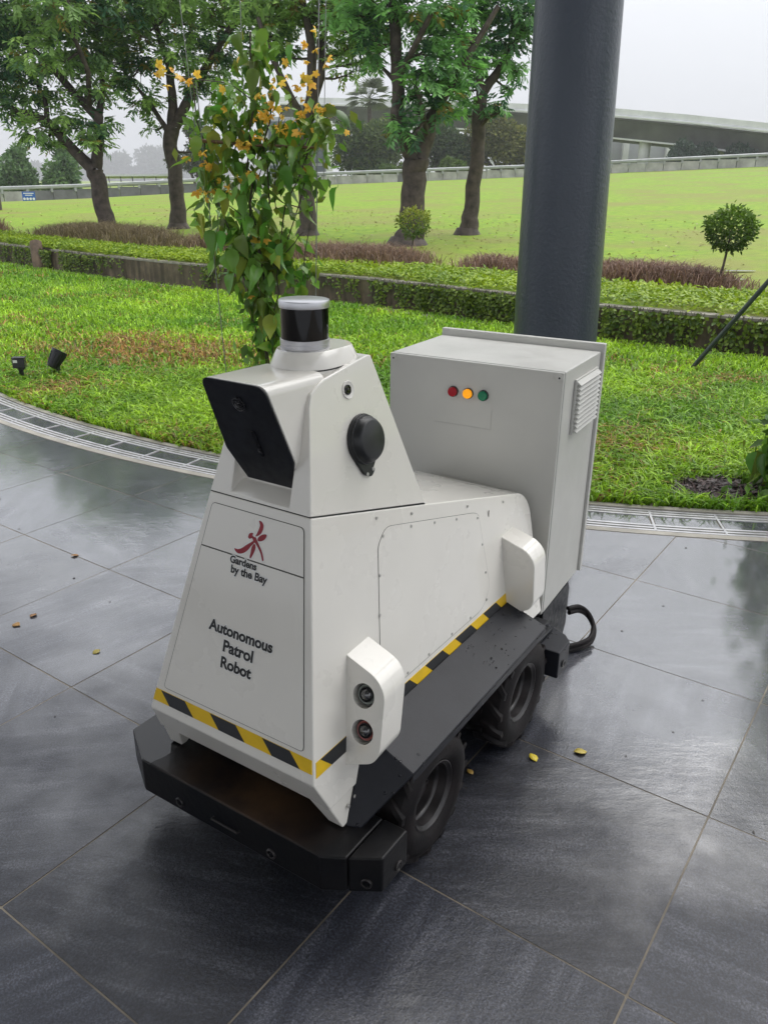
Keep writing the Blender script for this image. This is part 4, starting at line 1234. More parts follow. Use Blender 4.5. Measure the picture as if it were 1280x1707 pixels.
for (px, py, n, sp) in [(310, 122, 7, 14), (345, 118, 3, 14), (545, 60, 3, 12), (545, 95, 3, 8), (535, 118, 3, 10), (500, 130, 5, 16), (515, 160, 9, 16), (480, 175, 9, 16), (455, 190, 7, 14), (440, 215, 6, 12), (470, 150, 4, 12), (555, 170, 5, 12), (490, 200, 5, 10), (525, 210, 3, 8), (425, 235, 4, 8), (360, 270, 6, 12), (355, 310, 6, 10), (385, 305, 4, 8), (425, 285, 4, 10), (350, 245, 3, 8), (522, 265, 2, 8), (588, 215, 1, 4), (445, 400, 2, 6), (425, 505, 2, 5), (405, 130, 3, 20)]:
    fl.append((X(px), Yv, Z(py), n, sp * .0033))
def w(*pp): return [(X(a), Yv + (.03 if len(c) else 0) * (c[0] if c else 0), Z(b)) for a, b, *c in pp]
stems = [(w((435, 770), (438, 600), (445, 480), (430, 360), (425, 270), (440, 160), (440, 50)), .006), (w((440, 770), (447, 540), (440, 420), (460, 300), (455, 230), (470, 150)), .005), (w((446, 770), (460, 560), (470, 430), (490, 330), (520, 250), (540, 170), (545, 60)), .004),
    (w((432, 770), (425, 560), (400, 420), (375, 330), (360, 260), (350, 190), (345, 125), (300, 118)), .004), (w((470, 430), (500, 360), (515, 290), (528, 230)), .0035), (w((440, 420), (425, 330), (450, 260), (435, 210)), .0035), (w((455, 460), (500, 400), (515, 380)), .003), (w((430, 370), (390, 330), (372, 300)), .003), (w((490, 330), (530, 345), (520, 420), (512, 470)), .003), (w((520, 250), (560, 180), (590, 195)), .003), (w((440, 160), (400, 130), (320, 122)), .003), (w((465, 340), (470, 250), (480, 180), (510, 150)), .003)]
vine(vn, VB, spots, fl, stems, 5, .13)
fr = MB()
for (a, b) in (((372, 400), (350, 130)), ((525, 770), (548, 0))): fr.tube([Vector(p) - Vector(VB) for p in w((a[0], 770), b)], .003, 6)
fr.build('support_wire', MT['wire'], vn)
for (xa, za, xb, zb) in ((-1.06, 1.35, -1.22, 4.2), (-.80, 1.9, -.78, 4.2), (-.37, 1.4, -.28, 4.2)):
    MB().tube([Vector((xa, Yv + .05, za)) - Vector(VB), Vector((xb, Yv + .05, zb)) - Vector(VB)], .0022, 5).build('support_wire', MT['wire'], vn)
MB().tube([Vector(p) - Vector(VB) for p in w((332, 223), (440, 231), (536, 234))], [.011, .009, .0075], 7).build('bamboo_cane', MT['bamboo'], vn, smooth=60)

# a second climber at the right edge, standing in bark mulch by the drain
V2 = (2.25, 3.95, 0)
v2 = empty('dark_climber', V2)
tag(v2, 'dark green leafy climber at the right edge beside the bark mulch', 'climber')
sp2 = [(2.13, 3.95, .10, .13, .05, 20, .12), (2.06, 3.92, .26, .08, .09, 38, .13), (2.08, 3.93, .48, .08, .09, 36, .13), (2.14, 3.95, .70, .08, .10, 32, .13), (2.34, 4.0, .95, .10, .12, 24, .15), (2.42, 4.0, 1.3, .12, .2, 36, .16), (2.45, 4.0, 1.8, .13, .25, 36, .16), (1.93, 3.86, .06, .08, .03, 14, .08), (2.5, 4.0, 2.3, .13, .25, 30, .16)]
vine(v2, V2, sp2, [], [([(2.22, 3.97, 0), (2.2, 3.97, .6), (2.4, 4, 1.3), (2.45, 4.0, 2.4)], .008), ([(2.24, 3.97, 0), (2.1, 3.95, .3), (2.25, 3.97, .8)], .006)], 9, .03)
MT['mulch'] = simple('wet_bark_mulch', (.045, .026, .022), .55, var=.6, vscale=40, second=(.10, .065, .055), kind='World')
mb = MB(); ring = [(1.77 + (.33 + .04 * math.sin(3 * a)) * math.cos(a), 3.955 + (.19 + .02 * math.sin(5 * a)) * math.sin(a)) for a in [2 * math.pi * k / 28 for k in range(28)]]
mb.loft([[(x, y, .004) for x, y in ring], [(1.80 + (x - 1.80) * .75, 3.955 + (y - 3.955) * .75, .022) for x, y in ring]]); 
mulch = mb.build('mulch_bed', MT['mulch'])
tag(mulch, kind='structure')
n = 1500; a = npr.random(n) * 2 * np.pi; q = np.sqrt(npr.random(n))
P = np.stack([1.80 + .37 * q * np.cos(a), 3.955 + .2 * q * np.sin(a), .014 + .022 * (1 - q) + .012 * npr.random(n)], 1)
P = P[np.hypot(P[:, 0] - CC.x, P[:, 1] - CC.y) < R_IN - .01]; n = len(P)
D = np.stack([npr.normal(0, 1, n), npr.normal(0, .6, n), npr.normal(0, .25, n)], 1); N = np.stack([npr.normal(0, .3, n), npr.normal(0, .3, n), np.ones(n)], 1)
V_, T_ = leaf_geo(P, D, N, .03 + .05 * npr.random(n), .007 + .010 * npr.random(n), .1)
tn = np.repeat((np.array([[.06, .036, .032]]) * (.4 + 1.5 * npr.random((n, 1)) ** 2.0)), 5, 0)
tag(np_mesh('bark_chips', V_, T_, leafy('bark_chip', (1, 1, 1), 0, .5), tn), 'wet brown bark chips around the foot of the right climber', 'bark', kind='stuff')

# ------------------------------------------------------------------ ground lights, prop, fallen leaves
gl = empty('garden_spotlight', (-2.64, 6.42, 0))
tag(gl, 'small black garden spotlight tilted up on a spike in the grass', 'spotlight')
MB().tube([(0, 0, -.03), (.005, 0, .05), (0, 0, .11)], [.012, .014, .012], 10).build('spike', MT['plastic'], gl)
ax = Vector((.42, .35, .84)).normalized()
MB().lathe([(-.075, .0), (-.075, .030), (-.065, .044), (.02, .056), (.055, .062), (.075, .062), (.077, .056), (.055, .050), (.055, 0)], 24, (0, 0, .155), ax, (1, 0, 0)).build('lamp_head', MT['plastic'], gl, smooth=35)
MB().lathe([(.056, .05), (.0565, 0)], 24, (0, 0, .155), ax, (1, 0, 0)).build('lamp_glass', MT['gloss'], gl)
for k in range(8):
    a_ = 2 * math.pi * k / 8; e = ax.orthogonal().normalized(); f2 = ax.cross(e); dirv = e * math.cos(a_) + f2 * math.sin(a_)
    MB().tube([Vector((0, 0, .155)) + ax * -.05 + dirv * .047, Vector((0, 0, .155)) + ax * .05 + dirv * .062], .0035, 4).build('fin', MT['plastic'], gl)
MB().box((.012, 0, .10), (.008, .05, .07)).build('bracket', MT['plastic'], gl, bevel=.002)
jb = empty('junction_box', (-2.87, 6.27, 0)); jb.rotation_euler = (0, 0, .15)
tag(jb, 'small dark junction box on a post in the grass with pale sticker', 'junction box')
MB().tube([(.012, 0, -.03), (.008, 0, .06), (0, 0, .12)], [.014, .016, .02], 10).build('post', MT['plastic'], jb)
MB().box((0, 0, .155), (.092, .06, .075)).build('box', MT['grey_dk'], jb, bevel=.004)
MB().box((.002, 0, .197), (.098, .066, .009)).build('lid', MT['grey_dk'], jb, bevel=.003)
MB().box((-.022, -.0308, .172), (.032, .001, .022)).build('sticker', MT['sticker'], jb)
MB().box((.016, -.004, .112), (.035, .04, .02)).build('gland', MT['plastic'], jb, bevel=.003)
prop = MB().tube([(2.62, 6.92, -.03), (2.67, 6.9, .08), (3.09, 6.75, .78), (3.75, 6.52, 1.85)], .020, 12).build('tree_prop', simple('dark_green_paint', (.022, .035, .026), .4, var=.3, vscale=12), None, smooth=60)
tag(prop, 'dark green slanting prop pole rising from the lawn at the right', 'pole')

MT['dead'] = leafy('fallen_leaf', (.36, .25, .06), 0, .45, use_tint=False, rand=.8)
MT['dead_y'] = leafy('fallen_yellow_leaf', (.50, .42, .03), 0, .4, use_tint=False, rand=.3)
for i, (x, y, s, mt, lb) in enumerate([(.425, 1.828, .034, 'dead_y', 'yellow leaf lying on the wet slate right of the rear wheel'), (.562, 1.854, .040, 'dead', 'yellow-brown leaf on the wet slate, rightmost of the fallen leaves'), (-1.287, 2.592, .034, 'dead', 'curled brown leaf on the pale wet floor left of the robot, upper of the two'), (-1.319, 2.522, .036, 'dead', 'curled brown leaf on the pale wet floor left of the robot, lower of the two'), (-.972, 2.349, .03, 'dead', 'pale dry leaf lying closest to the left flank of the robot'), (.242, 1.766, .024, 'dead', 'tiny pale leaf scrap beside the front wheel'), (-1.319, 3.106, .034, 'dead', 'reddish leaf on the wet floor far left, farthest from the robot')]):
    vs = []; fs = []
    for t, k in [(0, .05), (.25, .42), (.55, .5), (.8, .28), (1, .0)]:
        b_ = .05 * math.sin(t * 3.1); vs += [(-k * .75, t - .5, b_ + k * .10), (0, t - .5, b_), (k * .75, t - .5, b_ - k * .02)]
    for j in range(4): fs += [(j * 3, j * 3 + 1, j * 3 + 4, j * 3 + 3), (j * 3 + 1, j * 3 + 2, j * 3 + 5, j * 3 + 4)]
    m_ = MB(); m_.add(vs, fs); o = m_.build('fallen_leaf', MT[mt], smooth=60, loc=(x, y, .004), rot=(.1, .05, i * 1.3 + .4)); o.scale = (s, s, s)
    sm = o.modifiers.new('thick', 'SOLIDIFY'); sm.thickness = .006
    tag(o, lb, 'leaf', 'leaves fallen on the paving')
n = 70
P = np.stack([npr.uniform(-2.3, 1.5, n), npr.uniform(1.5, 4.2, n), np.full(n, .003)], 1); P = P[np.hypot(P[:, 0] - CC.x, P[:, 1] - CC.y) > 8.05]; n = len(P)
V_, T_ = leaf_geo(P, np.stack([npr.normal(0, 1, n), npr.normal(0, 1, n), np.zeros(n)], 1), np.tile([[0, 0, 1.]], (n, 1)), npr.uniform(.006, .016, n), npr.uniform(.005, .010, n), .35)
tag(np_mesh('plant_debris', V_ + [0, 0, -.0005], T_, leafy('wet_debris', (.03, .022, .015), 0, .4, use_tint=False)), 'tiny dark bits of plant debris on the wet floor', 'debris', kind='stuff')

# ------------------------------------------------------------------ trees on the great lawn
# limbs: points (x, y, z, radius); clumps of foliage (x, y, z, radius)
TREES = {'T1':([[(-5.96,18.25,0.39,0.2),(-6.04,18.25,0.9,0.18),(-6.06,18.25,1.37,0.175),(-6.12,18.25,1.69,0.18)],[(-6.12,18.25,1.69,0.15),(-6.35,18.25,1.89,0.12),(-6.65,18.25,2.23,0.1),(-6.97,18.25,2.58,0.09),(-7.31,18.25,2.72,0.06),(-7.78,18.25,2.85,0.04)],[(-6.97,18.25,2.58,0.06),(-6.95,18.25,2.94,0.05),(-7.29,18.75,3.42,0.04)],[(-6.09,18.25,1.72,0.13),(-5.96,18.25,2.18,0.11),(-5.91,18.25,2.68,0.1),(-6.08,18.25,2.82,0.09),(-6.4,18.25,3.16,0.08),(-6.81,18.25,3.64,0.06),(-7.33,18.25,4.11,0.04)],[(-5.91,18.25,2.68,0.08),(-5.95,18.85,3.23,0.06),(-6.09,19.25,3.93,0.05),(-6.24,19.45,4.73,0.04)],[(-6.08,18.25,2.82,0.06),(-5.82,17.65,3.42,0.05),(-5.94,17.35,4.08,0.04),(-5.91,17.25,4.83,0.03)]],[(-7.3,18.25,4.31,1.0),(-6.22,17.25,4.26,1.0),(-6.2,19.25,4.48,1.0),(-7.56,18.25,3.48,0.8),(-6.58,17.45,3.5,0.75),(-6.26,18.25,3.7,0.8),(-5.9,19.05,3.86,0.7),(-5.34,18.25,4.43,0.9),(-7.15,18.25,3.0,0.6),(-5.86,18.25,3.06,0.55),(-7.63,18.25,2.66,0.5),(-7.14,17.95,2.26,0.45),(-6.99,18.45,2.12,0.4),(-6.6,18.25,2.56,0.5),(-6.07,18.05,2.33,0.45),(-5.85,18.25,2.46,0.3),(-5.86,17.85,2.05,0.28),(-7.69,18.25,4.1,0.9),(-8.4,18.25,4.1,1.2),(-8.46,18.25,3.15,0.9),(-6.79,18.25,5.31,1.3),(-5.74,18.25,5.42,1.3),(-8.16,19.25,3.24,0.6)]),'T2':([[(-4.83,19.74,0.43,0.22),(-4.8,19.74,0.99,0.17),(-4.8,19.74,1.63,0.165),(-4.87,19.74,2.21,0.16),(-4.78,19.74,2.59,0.17)],[(-4.78,19.74,2.59,0.12),(-4.73,19.74,3.09,0.1),(-4.74,19.74,3.78,0.08),(-4.91,19.74,4.35,0.06),(-5.1,19.74,5.0,0.05)],[(-4.85,19.74,2.43,0.07),(-5.1,19.74,2.85,0.05),(-5.35,19.74,3.2,0.04),(-5.64,19.74,3.55,0.03)],[(-4.72,19.74,2.61,0.13),(-4.37,19.74,3.15,0.11),(-3.93,19.74,3.79,0.09),(-3.5,19.74,4.36,0.07),(-3.09,19.74,4.86,0.06),(-2.74,19.74,5.45,0.04)],[(-4.3,19.74,3.23,0.07),(-4.53,20.44,3.99,0.06),(-4.4,20.74,4.73,0.05),(-4.2,20.74,5.64,0.04)]],[(-5.56,19.74,4.34,0.8),(-5.2,20.74,4.84,0.8),(-5.36,19.74,3.78,0.6),(-5.79,19.74,3.43,0.6),(-5.17,19.74,3.02,0.45),(-5.46,19.74,2.84,0.3),(-4.3,20.74,4.38,0.8),(-3.86,19.74,4.8,1.0),(-4.32,18.94,3.8,0.6),(-3.88,19.74,3.56,0.6),(-3.53,19.74,3.97,0.6),(-4.29,19.74,3.33,0.35),(-4.43,18.74,4.73,0.9),(-3.16,19.74,4.8,0.8),(-3.52,19.74,3.1,0.45),(-4.22,19.74,2.56,0.3),(-4.11,20.04,2.14,0.3),(-5.33,19.74,5.22,1.0),(-4.1,19.74,5.76,1.2),(-2.86,19.74,5.66,1.2),(-5.16,19.74,2.49,0.2),(-5.92,19.74,4.0,0.5)]),'T3':([[(-1.64,17.56,0.45,0.2),(-1.64,17.56,1.19,0.16),(-1.66,17.56,1.86,0.15),(-1.62,17.56,2.51,0.15)],[(-1.62,17.56,2.51,0.11),(-1.48,17.56,3.14,0.1),(-1.47,17.56,3.86,0.08),(-1.62,17.56,4.64,0.06)],[(-1.59,17.56,2.62,0.09),(-1.31,17.56,3.35,0.08),(-1.29,18.06,4.13,0.06),(-1.04,18.26,4.77,0.05)],[(-1.62,17.56,2.51,0.08),(-1.92,17.26,3.11,0.06),(-2.21,17.06,3.69,0.05),(-2.4,17.06,4.26,0.04)]],[(-2.47,17.56,4.44,0.7),(-2.14,18.56,4.51,0.8),(-1.45,17.56,4.45,0.9),(-1.0,17.56,4.26,0.7),(-0.67,17.56,3.87,0.55),(-0.78,17.56,3.41,0.4),(-0.44,17.56,3.67,0.35),(-2.1,18.06,3.82,0.5),(-2.26,17.56,4.05,0.6),(-0.44,17.56,4.36,0.6),(-1.19,18.56,3.89,0.45),(-1.66,17.56,5.21,1.2),(-0.55,17.56,5.13,1.0),(-0.27,17.56,3.92,0.35),(-2.62,17.56,3.75,0.4)]),'T4':([[(0.36,15.25,0.44,0.3),(0.46,15.25,0.7,0.24),(0.45,15.25,1.15,0.22),(0.46,15.25,1.64,0.215),(0.5,15.25,1.88,0.23)],[(0.46,15.25,1.85,0.15),(0.31,15.25,2.16,0.13),(0.16,15.25,2.53,0.12),(0.17,15.25,2.85,0.11),(0.12,15.25,3.47,0.1),(0.07,15.25,4.07,0.09),(0.0,15.25,4.73,0.07)],[(0.54,15.25,1.88,0.15),(0.68,15.25,2.19,0.12),(0.71,15.25,2.49,0.11),(0.89,15.25,2.77,0.08),(1.18,15.25,3.26,0.07),(1.5,15.25,3.74,0.05),(1.77,15.25,4.17,0.04)],[(0.16,15.25,3.03,0.05),(-0.08,15.55,3.28,0.03),(-0.39,15.75,3.53,0.02)],[(0.17,15.25,3.12,0.06),(0.4,14.75,3.49,0.05),(0.67,14.55,3.96,0.04)],[(0.68,15.25,2.19,0.05),(0.58,14.85,2.55,0.04),(0.47,14.75,2.9,0.03)]],[(-0.58,15.25,3.98,0.55),(-0.18,15.25,4.15,0.55),(-0.33,15.25,3.64,0.4),(-0.09,15.85,3.95,0.35),(0.4,14.85,3.93,0.6),(0.9,15.25,4.0,0.6),(0.62,15.25,3.56,0.5),(0.56,14.95,3.18,0.45),(0.99,15.75,3.63,0.5),(0.93,15.25,3.17,0.45),(0.57,14.85,2.86,0.35),(0.93,15.05,2.75,0.35),(0.43,15.25,2.81,0.3),(0.29,14.8,2.17,0.24),(0.08,15.05,2.36,0.15),(1.14,15.25,2.95,0.35),(0.88,14.95,2.52,0.22),(0.43,14.75,2.23,0.22),(-0.09,15.25,4.73,1.0),(0.67,15.25,4.82,1.0),(-0.28,15.25,3.38,0.3),(1.32,15.25,3.31,0.35),(0.53,14.95,2.6,0.3),(1.22,15.45,2.6,0.2)]),'T5':([[(1.63,17.35,0.5,0.22),(1.7,17.35,1.0,0.16),(1.72,17.35,1.56,0.15),(1.77,17.35,2.05,0.14),(1.75,17.35,2.58,0.14),(1.76,17.35,3.05,0.14)],[(1.76,17.35,3.05,0.1),(2.0,17.35,3.36,0.09),(2.24,17.35,3.71,0.07),(2.49,17.35,4.16,0.05)],[(1.76,17.35,3.05,0.08),(1.73,17.35,3.56,0.07),(1.59,17.35,4.15,0.06),(1.44,17.35,4.82,0.05)],[(1.76,17.35,2.48,0.04),(1.92,17.05,2.67,0.03),(2.1,16.95,2.74,0.02)]],[(1.63,17.35,4.44,0.7),(2.13,17.35,4.45,0.7),(2.49,17.35,4.16,0.5),(2.28,17.35,3.86,0.45),(1.94,17.85,3.98,0.45),(1.58,16.95,3.61,0.4),(1.43,17.35,4.05,0.5),(2.14,17.35,3.51,0.35),(2.45,17.35,3.47,0.25),(1.47,17.35,3.15,0.3),(1.33,17.55,2.75,0.3),(1.75,17.05,2.74,0.26),(2.05,16.95,2.77,0.2),(2.33,17.35,3.16,0.15),(2.09,17.35,5.11,1.0),(1.32,17.35,5.19,0.9),(1.79,17.75,3.4,0.3),(2.81,17.35,4.36,0.4)])}
MT['bark'] = simple('wet_dark_bark', (.055, .040, .032), .75, var=.5, vscale=9, bmp=.9, bscale=26, kind='World', second=(.095, .072, .058))
MT['tree_leaf'] = leafy('tree_leaflets', (1, 1, 1), trans=.38, rough=.45)

def spray_leaves(C, R, r_, n, L=.10, W=.036, pairs=5, droop=.22, flat=.75):
    """pinnate sprays scattered through a clump"""
    u = unit(r_.normal(0, 1, (n, 3))); rad = r_.random(n) ** .45
    u = u * np.where(u[:, 2:3] < 0, [[1, 1, .55]], [[1, 1, 1.0]]); P = C + [0, 0, .10 + .12 * R] + u * (rad * R)[:, None] * np.array([1, 1, flat])
    D = unit(u * .8 + r_.normal(0, .55, (n, 3)) + np.array([0, 0, -droop])); ln = r_.uniform(.16, .32, n)
    up = np.tile([[0, 0, 1.]], (n, 1)); S = unit(np.cross(D, up + r_.normal(0, .25, (n, 3)))); U = np.cross(S, D)
    a, d, nn = [], [], []
    for k in range(pairs):
        t = (k + .6) / pairs
        for s in (-1, 1):
            a.append(P + D * (ln * t)[:, None] - U * (.10 * ln * t * t)[:, None])
            d.append(unit(D * .55 + S * s + np.array([0, 0, -.25]) + r_.normal(0, .15, (n, 3)))); nn.append(U + r_.normal(0, .2, (n, 3)))
    A = np.concatenate(a); Dd = np.concatenate(d); Nn = np.concatenate(nn); m = len(A)
    return A, Dd, Nn, L * r_.uniform(.7, 1.3, m), W * r_.uniform(.8, 1.2, m), np.tile(np.arange(n), 2 * pairs)

def make_tree(name, limbs, clumps, label, seed, dens=285, lo=(.020, .050, .016), hi=(.085, .165, .030), group=None, L=.10, W=.036, yellow=.03):
    r_ = np.random.default_rng(seed); rr = random.Random(seed)
    base = Vector(limbs[0][0][:3]); t = empty(name, base)
    tag(t, label, 'tree', group)
    tr = MB()
    def fine(l):
        out = []; 
        for i in range(len(l) - 1):
            a, b = l[i], l[i + 1]
            for k in range(4):
                s = k / 4; w_ = .12 * min(a[3], b[3])
                out.append(tuple(a[j] + (b[j] - a[j]) * s + (rr.uniform(-w_, w_) if (j < 3 and k) else 0) for j in range(4)))
        out.append(l[-1]); return out
    pts = []
    for l in limbs:
        f_ = fine(l); tr.tube([Vector(p[:3]) - base for p in f_], [p[3] for p in f_], 10); pts += [Vector(p[:3]) for p in f_[1:]]
    b0 = limbs[0][0]
    tr.tube([(0, 0, -.1), (0, 0, .02), (0, 0, .16)], [b0[3] * 1.5, b0[3] * 1.3, b0[3] * .95], 12)
    As, Ds, Ns, Ls, Ws, Ts = [], [], [], [], [], []
    for (x, y, z, R) in clumps:
        R *= .80; c = Vector((x, y, z)); near_p = min(pts, key=lambda p: (p - c).length)
        mid = near_p.lerp(c, .5) + Vector((0, 0, -.12 * R))
        tr.tube([near_p - base, mid - base, c - base], [.028, .02, .008], 5)
        for k in range(int(4 + 6 * R)):
            e = c + Vector((rr.gauss(0, .5), rr.gauss(0, .5), rr.gauss(.1, .4))) * R
            tr.tube([mid.lerp(c, rr.random()) - base, e - base], [.011, .004], 4)
        n = int(dens * R ** 2.1) + 5
        A, D, N, L_, W_, sp = spray_leaves(np.array([x, y, z]), R, r_, n, L, W)
        # whole sprays vary: young pale growth towards the outside and top
        gc = r_.uniform(-.32, .42); g = np.clip(r_.normal(.32 + gc, .22, n), 0, 1); yl = r_.random(n) < yellow
        gg = g[sp][:, None]; colr = np.array(lo) + (np.array(hi) - np.array(lo)) * gg
        colr[yl[sp]] = np.array([.24, .20, .035])
        colr *= r_.uniform(.75, 1.25, (len(A), 1))
        As.append(A); Ds.append(D); Ns.append(N); Ls.append(L_); Ws.append(W_); Ts.append(colr)
    V_, T_ = leaf_geo(np.concatenate(As) - np.array(base), np.concatenate(Ds), np.concatenate(Ns), np.concatenate(Ls), np.concatenate(Ws), .2)
    tr.build('trunk', MT['bark'], t, smooth=60)
    np_mesh('crown', V_, T_, MT['tree_leaf'], np.repeat(np.concatenate(Ts), 5, 0), parent=t)
    return t
TG = 'trees on the great lawn'
lab = {'T1': 'leaning dark-barked tree at the left, forking low above purple grass', 'T2': 'slender dark tree with a high fork, between the leaning tree and the flowering vine', 'T3': 'dark tree whose trunk stands behind the flowering vine', 'T4': 'stout tree with a low two-armed fork behind the clipped round shrub', 'T5': 'slim straight tree just left of the grey column'}
for i, k in enumerate(TREES):
    make_tree('lawn_tree', TREES[k][0], TREES[k][1], lab[k], 20 + i, group=TG, hi=(.25, .54, .12) if k in ('T4', 'T5') else (.34, .54, .11), lo=(.045, .13, .06), L=.135, W=.05)

# clipped round shrubs and a sapling
def lollipop(x, y, z, h, R, label, seed, stem=.018, dens=900, k=1.0, name='topiary_shrub'):
    t = empty(name, (x, y, z)); tag(t, label, 'shrub' if name == 'topiary_shrub' else 'sapling', 'small clipped shrubs' if name == 'topiary_shrub' else None); r_ = np.random.default_rng(seed)
    MB().tube([(-.03, 0, -.05), (0, 0, h * .4), (.02, 0, h - R * .4), (.02, 0, h)], [stem, stem * .8, stem * .7, stem * .4], 7).build('trunk', MT['bark'], t, smooth=60)
    u = unit(r_.normal(0, 1, (dens, 3))); bumpy = 1 + .15 * np.sin(u[:, 0] * 5 + seed) * np.cos(u[:, 2] * 4 + seed) + r_.normal(0, .08, dens)
    P = np.array([.02, 0, h]) + u * (R * r_.uniform(.72, 1.0, dens) * bumpy)[:, None] * np.array([1, 1, .85])
    V_, T_ = leaf_geo(P, u + r_.normal(0, .7, (dens, 3)), u + r_.normal(0, .5, (dens, 3)), .05 * r_.uniform(.7, 1.4, dens), .026 * r_.uniform(.8, 1.3, dens))
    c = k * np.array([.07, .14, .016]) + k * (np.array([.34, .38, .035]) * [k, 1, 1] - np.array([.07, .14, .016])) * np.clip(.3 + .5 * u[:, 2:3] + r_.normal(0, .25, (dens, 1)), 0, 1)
    np_mesh('crown', V_, T_, MT['tree_leaf'], np.repeat(c, 5, 0), parent=t)
lollipop(.43, 13.96, .43, .46, .27, 'round clipped yellow-green shrub in front of the stout forked tree', 3)
lollipop(3.94, 9.82, .41, .62, .275, 'round clipped dark green shrub on a thin stem at the right', 5, dens=1900, k=.62)
lollipop(-3.4, 17.23, .44, .95, .30, 'thin-stemmed sapling half hidden behind the flowering vine', 8, .016, 500, name='sapling')

# ------------------------------------------------------------------ ground cover, creepers and purple grass by the wall
MT['cover'] = leafy('ground_cover_leaf', (1, 1, 1), trans=.3, rough=.4)
n = 52000
x = npr.uniform(-12, 7, n); yw = wall_y(x); dep = npr.random(n) ** .8 * (1.15 + .5 * fbm(x + 60, x * 0 + 3, .35, 31) + .25 * np.clip(x, -3, 3) / 3)
y = yw + .02 + dep; z = .36 + .09 * npr.random(n) + .05 * fbm(x + 60, y + 60, 1.3, 22) - .12 * np.clip(.1 - dep, 0, 1)
keep = (x < -6.31) | (x > -5.85) | (dep > .1)
P = np.stack([x, y, z], 1)[keep]; n = len(P)
D = np.stack([npr.normal(0, 1, n), npr.normal(-.3, 1, n), npr.normal(.15, .4, n)], 1); N = np.stack([npr.normal(0, .35, n), npr.normal(-.2, .35, n), np.ones(n)], 1)
V_, T_ = leaf_geo(P, D, N, npr.uniform(.04, .075, n), npr.uniform(.025, .04, n))
g = np.clip(fbm(P[:, 0] + 60, P[:, 1] + 60, 1.6, 8) + npr.normal(0, .2, n), 0, 1)[:, None]
colr = np.array([.12, .22, .010]) + (np.array([.36, .48, .018]) - np.array([.12, .22, .010])) * g
tag(np_mesh('ground_cover', V_, T_, MT['cover'], np.repeat(colr, 5, 0)), 'bright green leafy ground cover filling the top of the planter wall', 'ground cover', kind='stuff')
# creeper strands
Pn, Dn, Cn = [], [], []; stm = MB()
for k in range(820):
    xs = rnd.uniform(-7.6, 6.0) if k % 3 else rnd.uniform(.2, 6.0)
    if k < 26: xs = rnd.uniform(-6.35, -5.8)
    dense = math.sin(xs * 2.1) + math.sin(xs * .9 + 1) + (0.9 if xs > .2 else 0)
    if rnd.random() > .5 + .3 * dense: continue
    y0 = float(wall_y(xs)); dy = float(wall_y(xs + .05) - wall_y(xs - .05)) / .1; t = Vector((1, dy, 0)).normalized(); nn = Vector((-t.y, t.x, 0)) * -1
    ln = rnd.uniform(.06, .36) * (1 if xs < .3 else 1.1); p = Vector((xs, y0, .375)) + nn * .03
    path = [p]; zz = .375
    while zz > .375 - ln and zz > .03:
        zz -= .035; p = p + t * rnd.gauss(0, .012); p.z = zz; path.append(p.copy())
        for _ in range(rnd.choice((1, 2, 2, 3))):
            Pn.append(tuple(p + nn * rnd.uniform(0, .04) + t * rnd.gauss(0, .022))); Dn.append((rnd.gauss(0, .7), rnd.gauss(-.4, .4), rnd.gauss(-.5, .5)))
            f_ = rnd.random(); Cn.append((.05 + .15 * f_, .10 + .18 * f_, .012 + .012 * f_))
    if len(path) > 1: stm.tube(path, .003, 3)
Pn = np.array(Pn); Dn = np.array(Dn); n = len(Pn)
V_, T_ = leaf_geo(Pn, Dn, np.stack([npr.normal(-.6, .3, n), npr.normal(-.8, .3, n), npr.normal(.3, .3, n)], 1), npr.uniform(.035, .06, n), npr.uniform(.026, .042, n))
cr_o = np_mesh('creeper', V_, T_, MT['cover'], np.repeat(np.array(Cn), 5, 0)); tag(cr_o, 'trailing creeper strands hanging down the planter wall', 'creeper', kind='stuff')
stm.build('creeper_stems', MT['stem'], cr_o)
gp_ = MB().box((-6.02, 15.02, .14), (.8, .12, .44), Matrix.Rotation(math.radians(-41), 3, 'Z')).build('earth_bank', MT['soil']); tag(gp_, kind='structure')
tp = MB().tube([(-6.12, 14.80, -.05), (-6.16, 14.86, .2), (-6.22, 14.98, .46)], [.12, .115, .10], 12).build('timber_stub', simple('weathered_timber', (.13, .09, .06), .8, var=.4, vscale=10, kind='World', bmp=.5, bscale=30), None, smooth=40)
tag(tp, 'weathered timber stub leaning in the gap of the planter wall', 'timber')

MT['purple'] = leafy('purple_grass_blade', (1, 1, 1), trans=.3, rough=.55)
def purple(x0, y0, x1, y1, n, h, wd, label, red=.5, seed=0):
    n = int(n * 1.7)
    r_ = np.random.default_rng(seed); t = r_.random(n); c = np.round(t * 7) / 7; t = np.where(r_.random(n) < .6, c + r_.normal(0, .045, n), t)
    x = x0 + (x1 - x0) * t + r_.normal(0, wd * .5, n); y = y0 + (y1 - y0) * t + r_.normal(0, wd, n); z = zl(x, y)
    hh = h * r_.uniform(.35, 1.2, n) * (1 - .45 * np.clip(abs(t - .5) * 2, 0, 1) ** 4)
    k = r_.random((n, 1)); a = np.array([.235, .14, .105]); b = np.array([.21, .19, .085]); cc = (a * red + b * (1 - red)) * (.55 + .9 * k)
    o = blades('purple_grass', x, y, z, hh, .005 + .008 * r_.random(n), cc, 1.0, mat=MT['purple']); tag(o, label, 'grass', 'purple grass beds', 'stuff')
purple(-9.6, 19.5, -8.7, 19.0, 1500, .40, .25, 'reddish ornamental grass at the far left edge', .95, 1)
purple(-7.0, 17.8, -3.9, 15.4, 7500, .40, .35, 'long olive and purple ornamental grass bed around the leaning tree', .35, 2)
purple(-3.3, 14.6, -2.3, 13.7, 1900, .40, .25, 'small purple grass tuft left of the flowering vine', .6, 3)
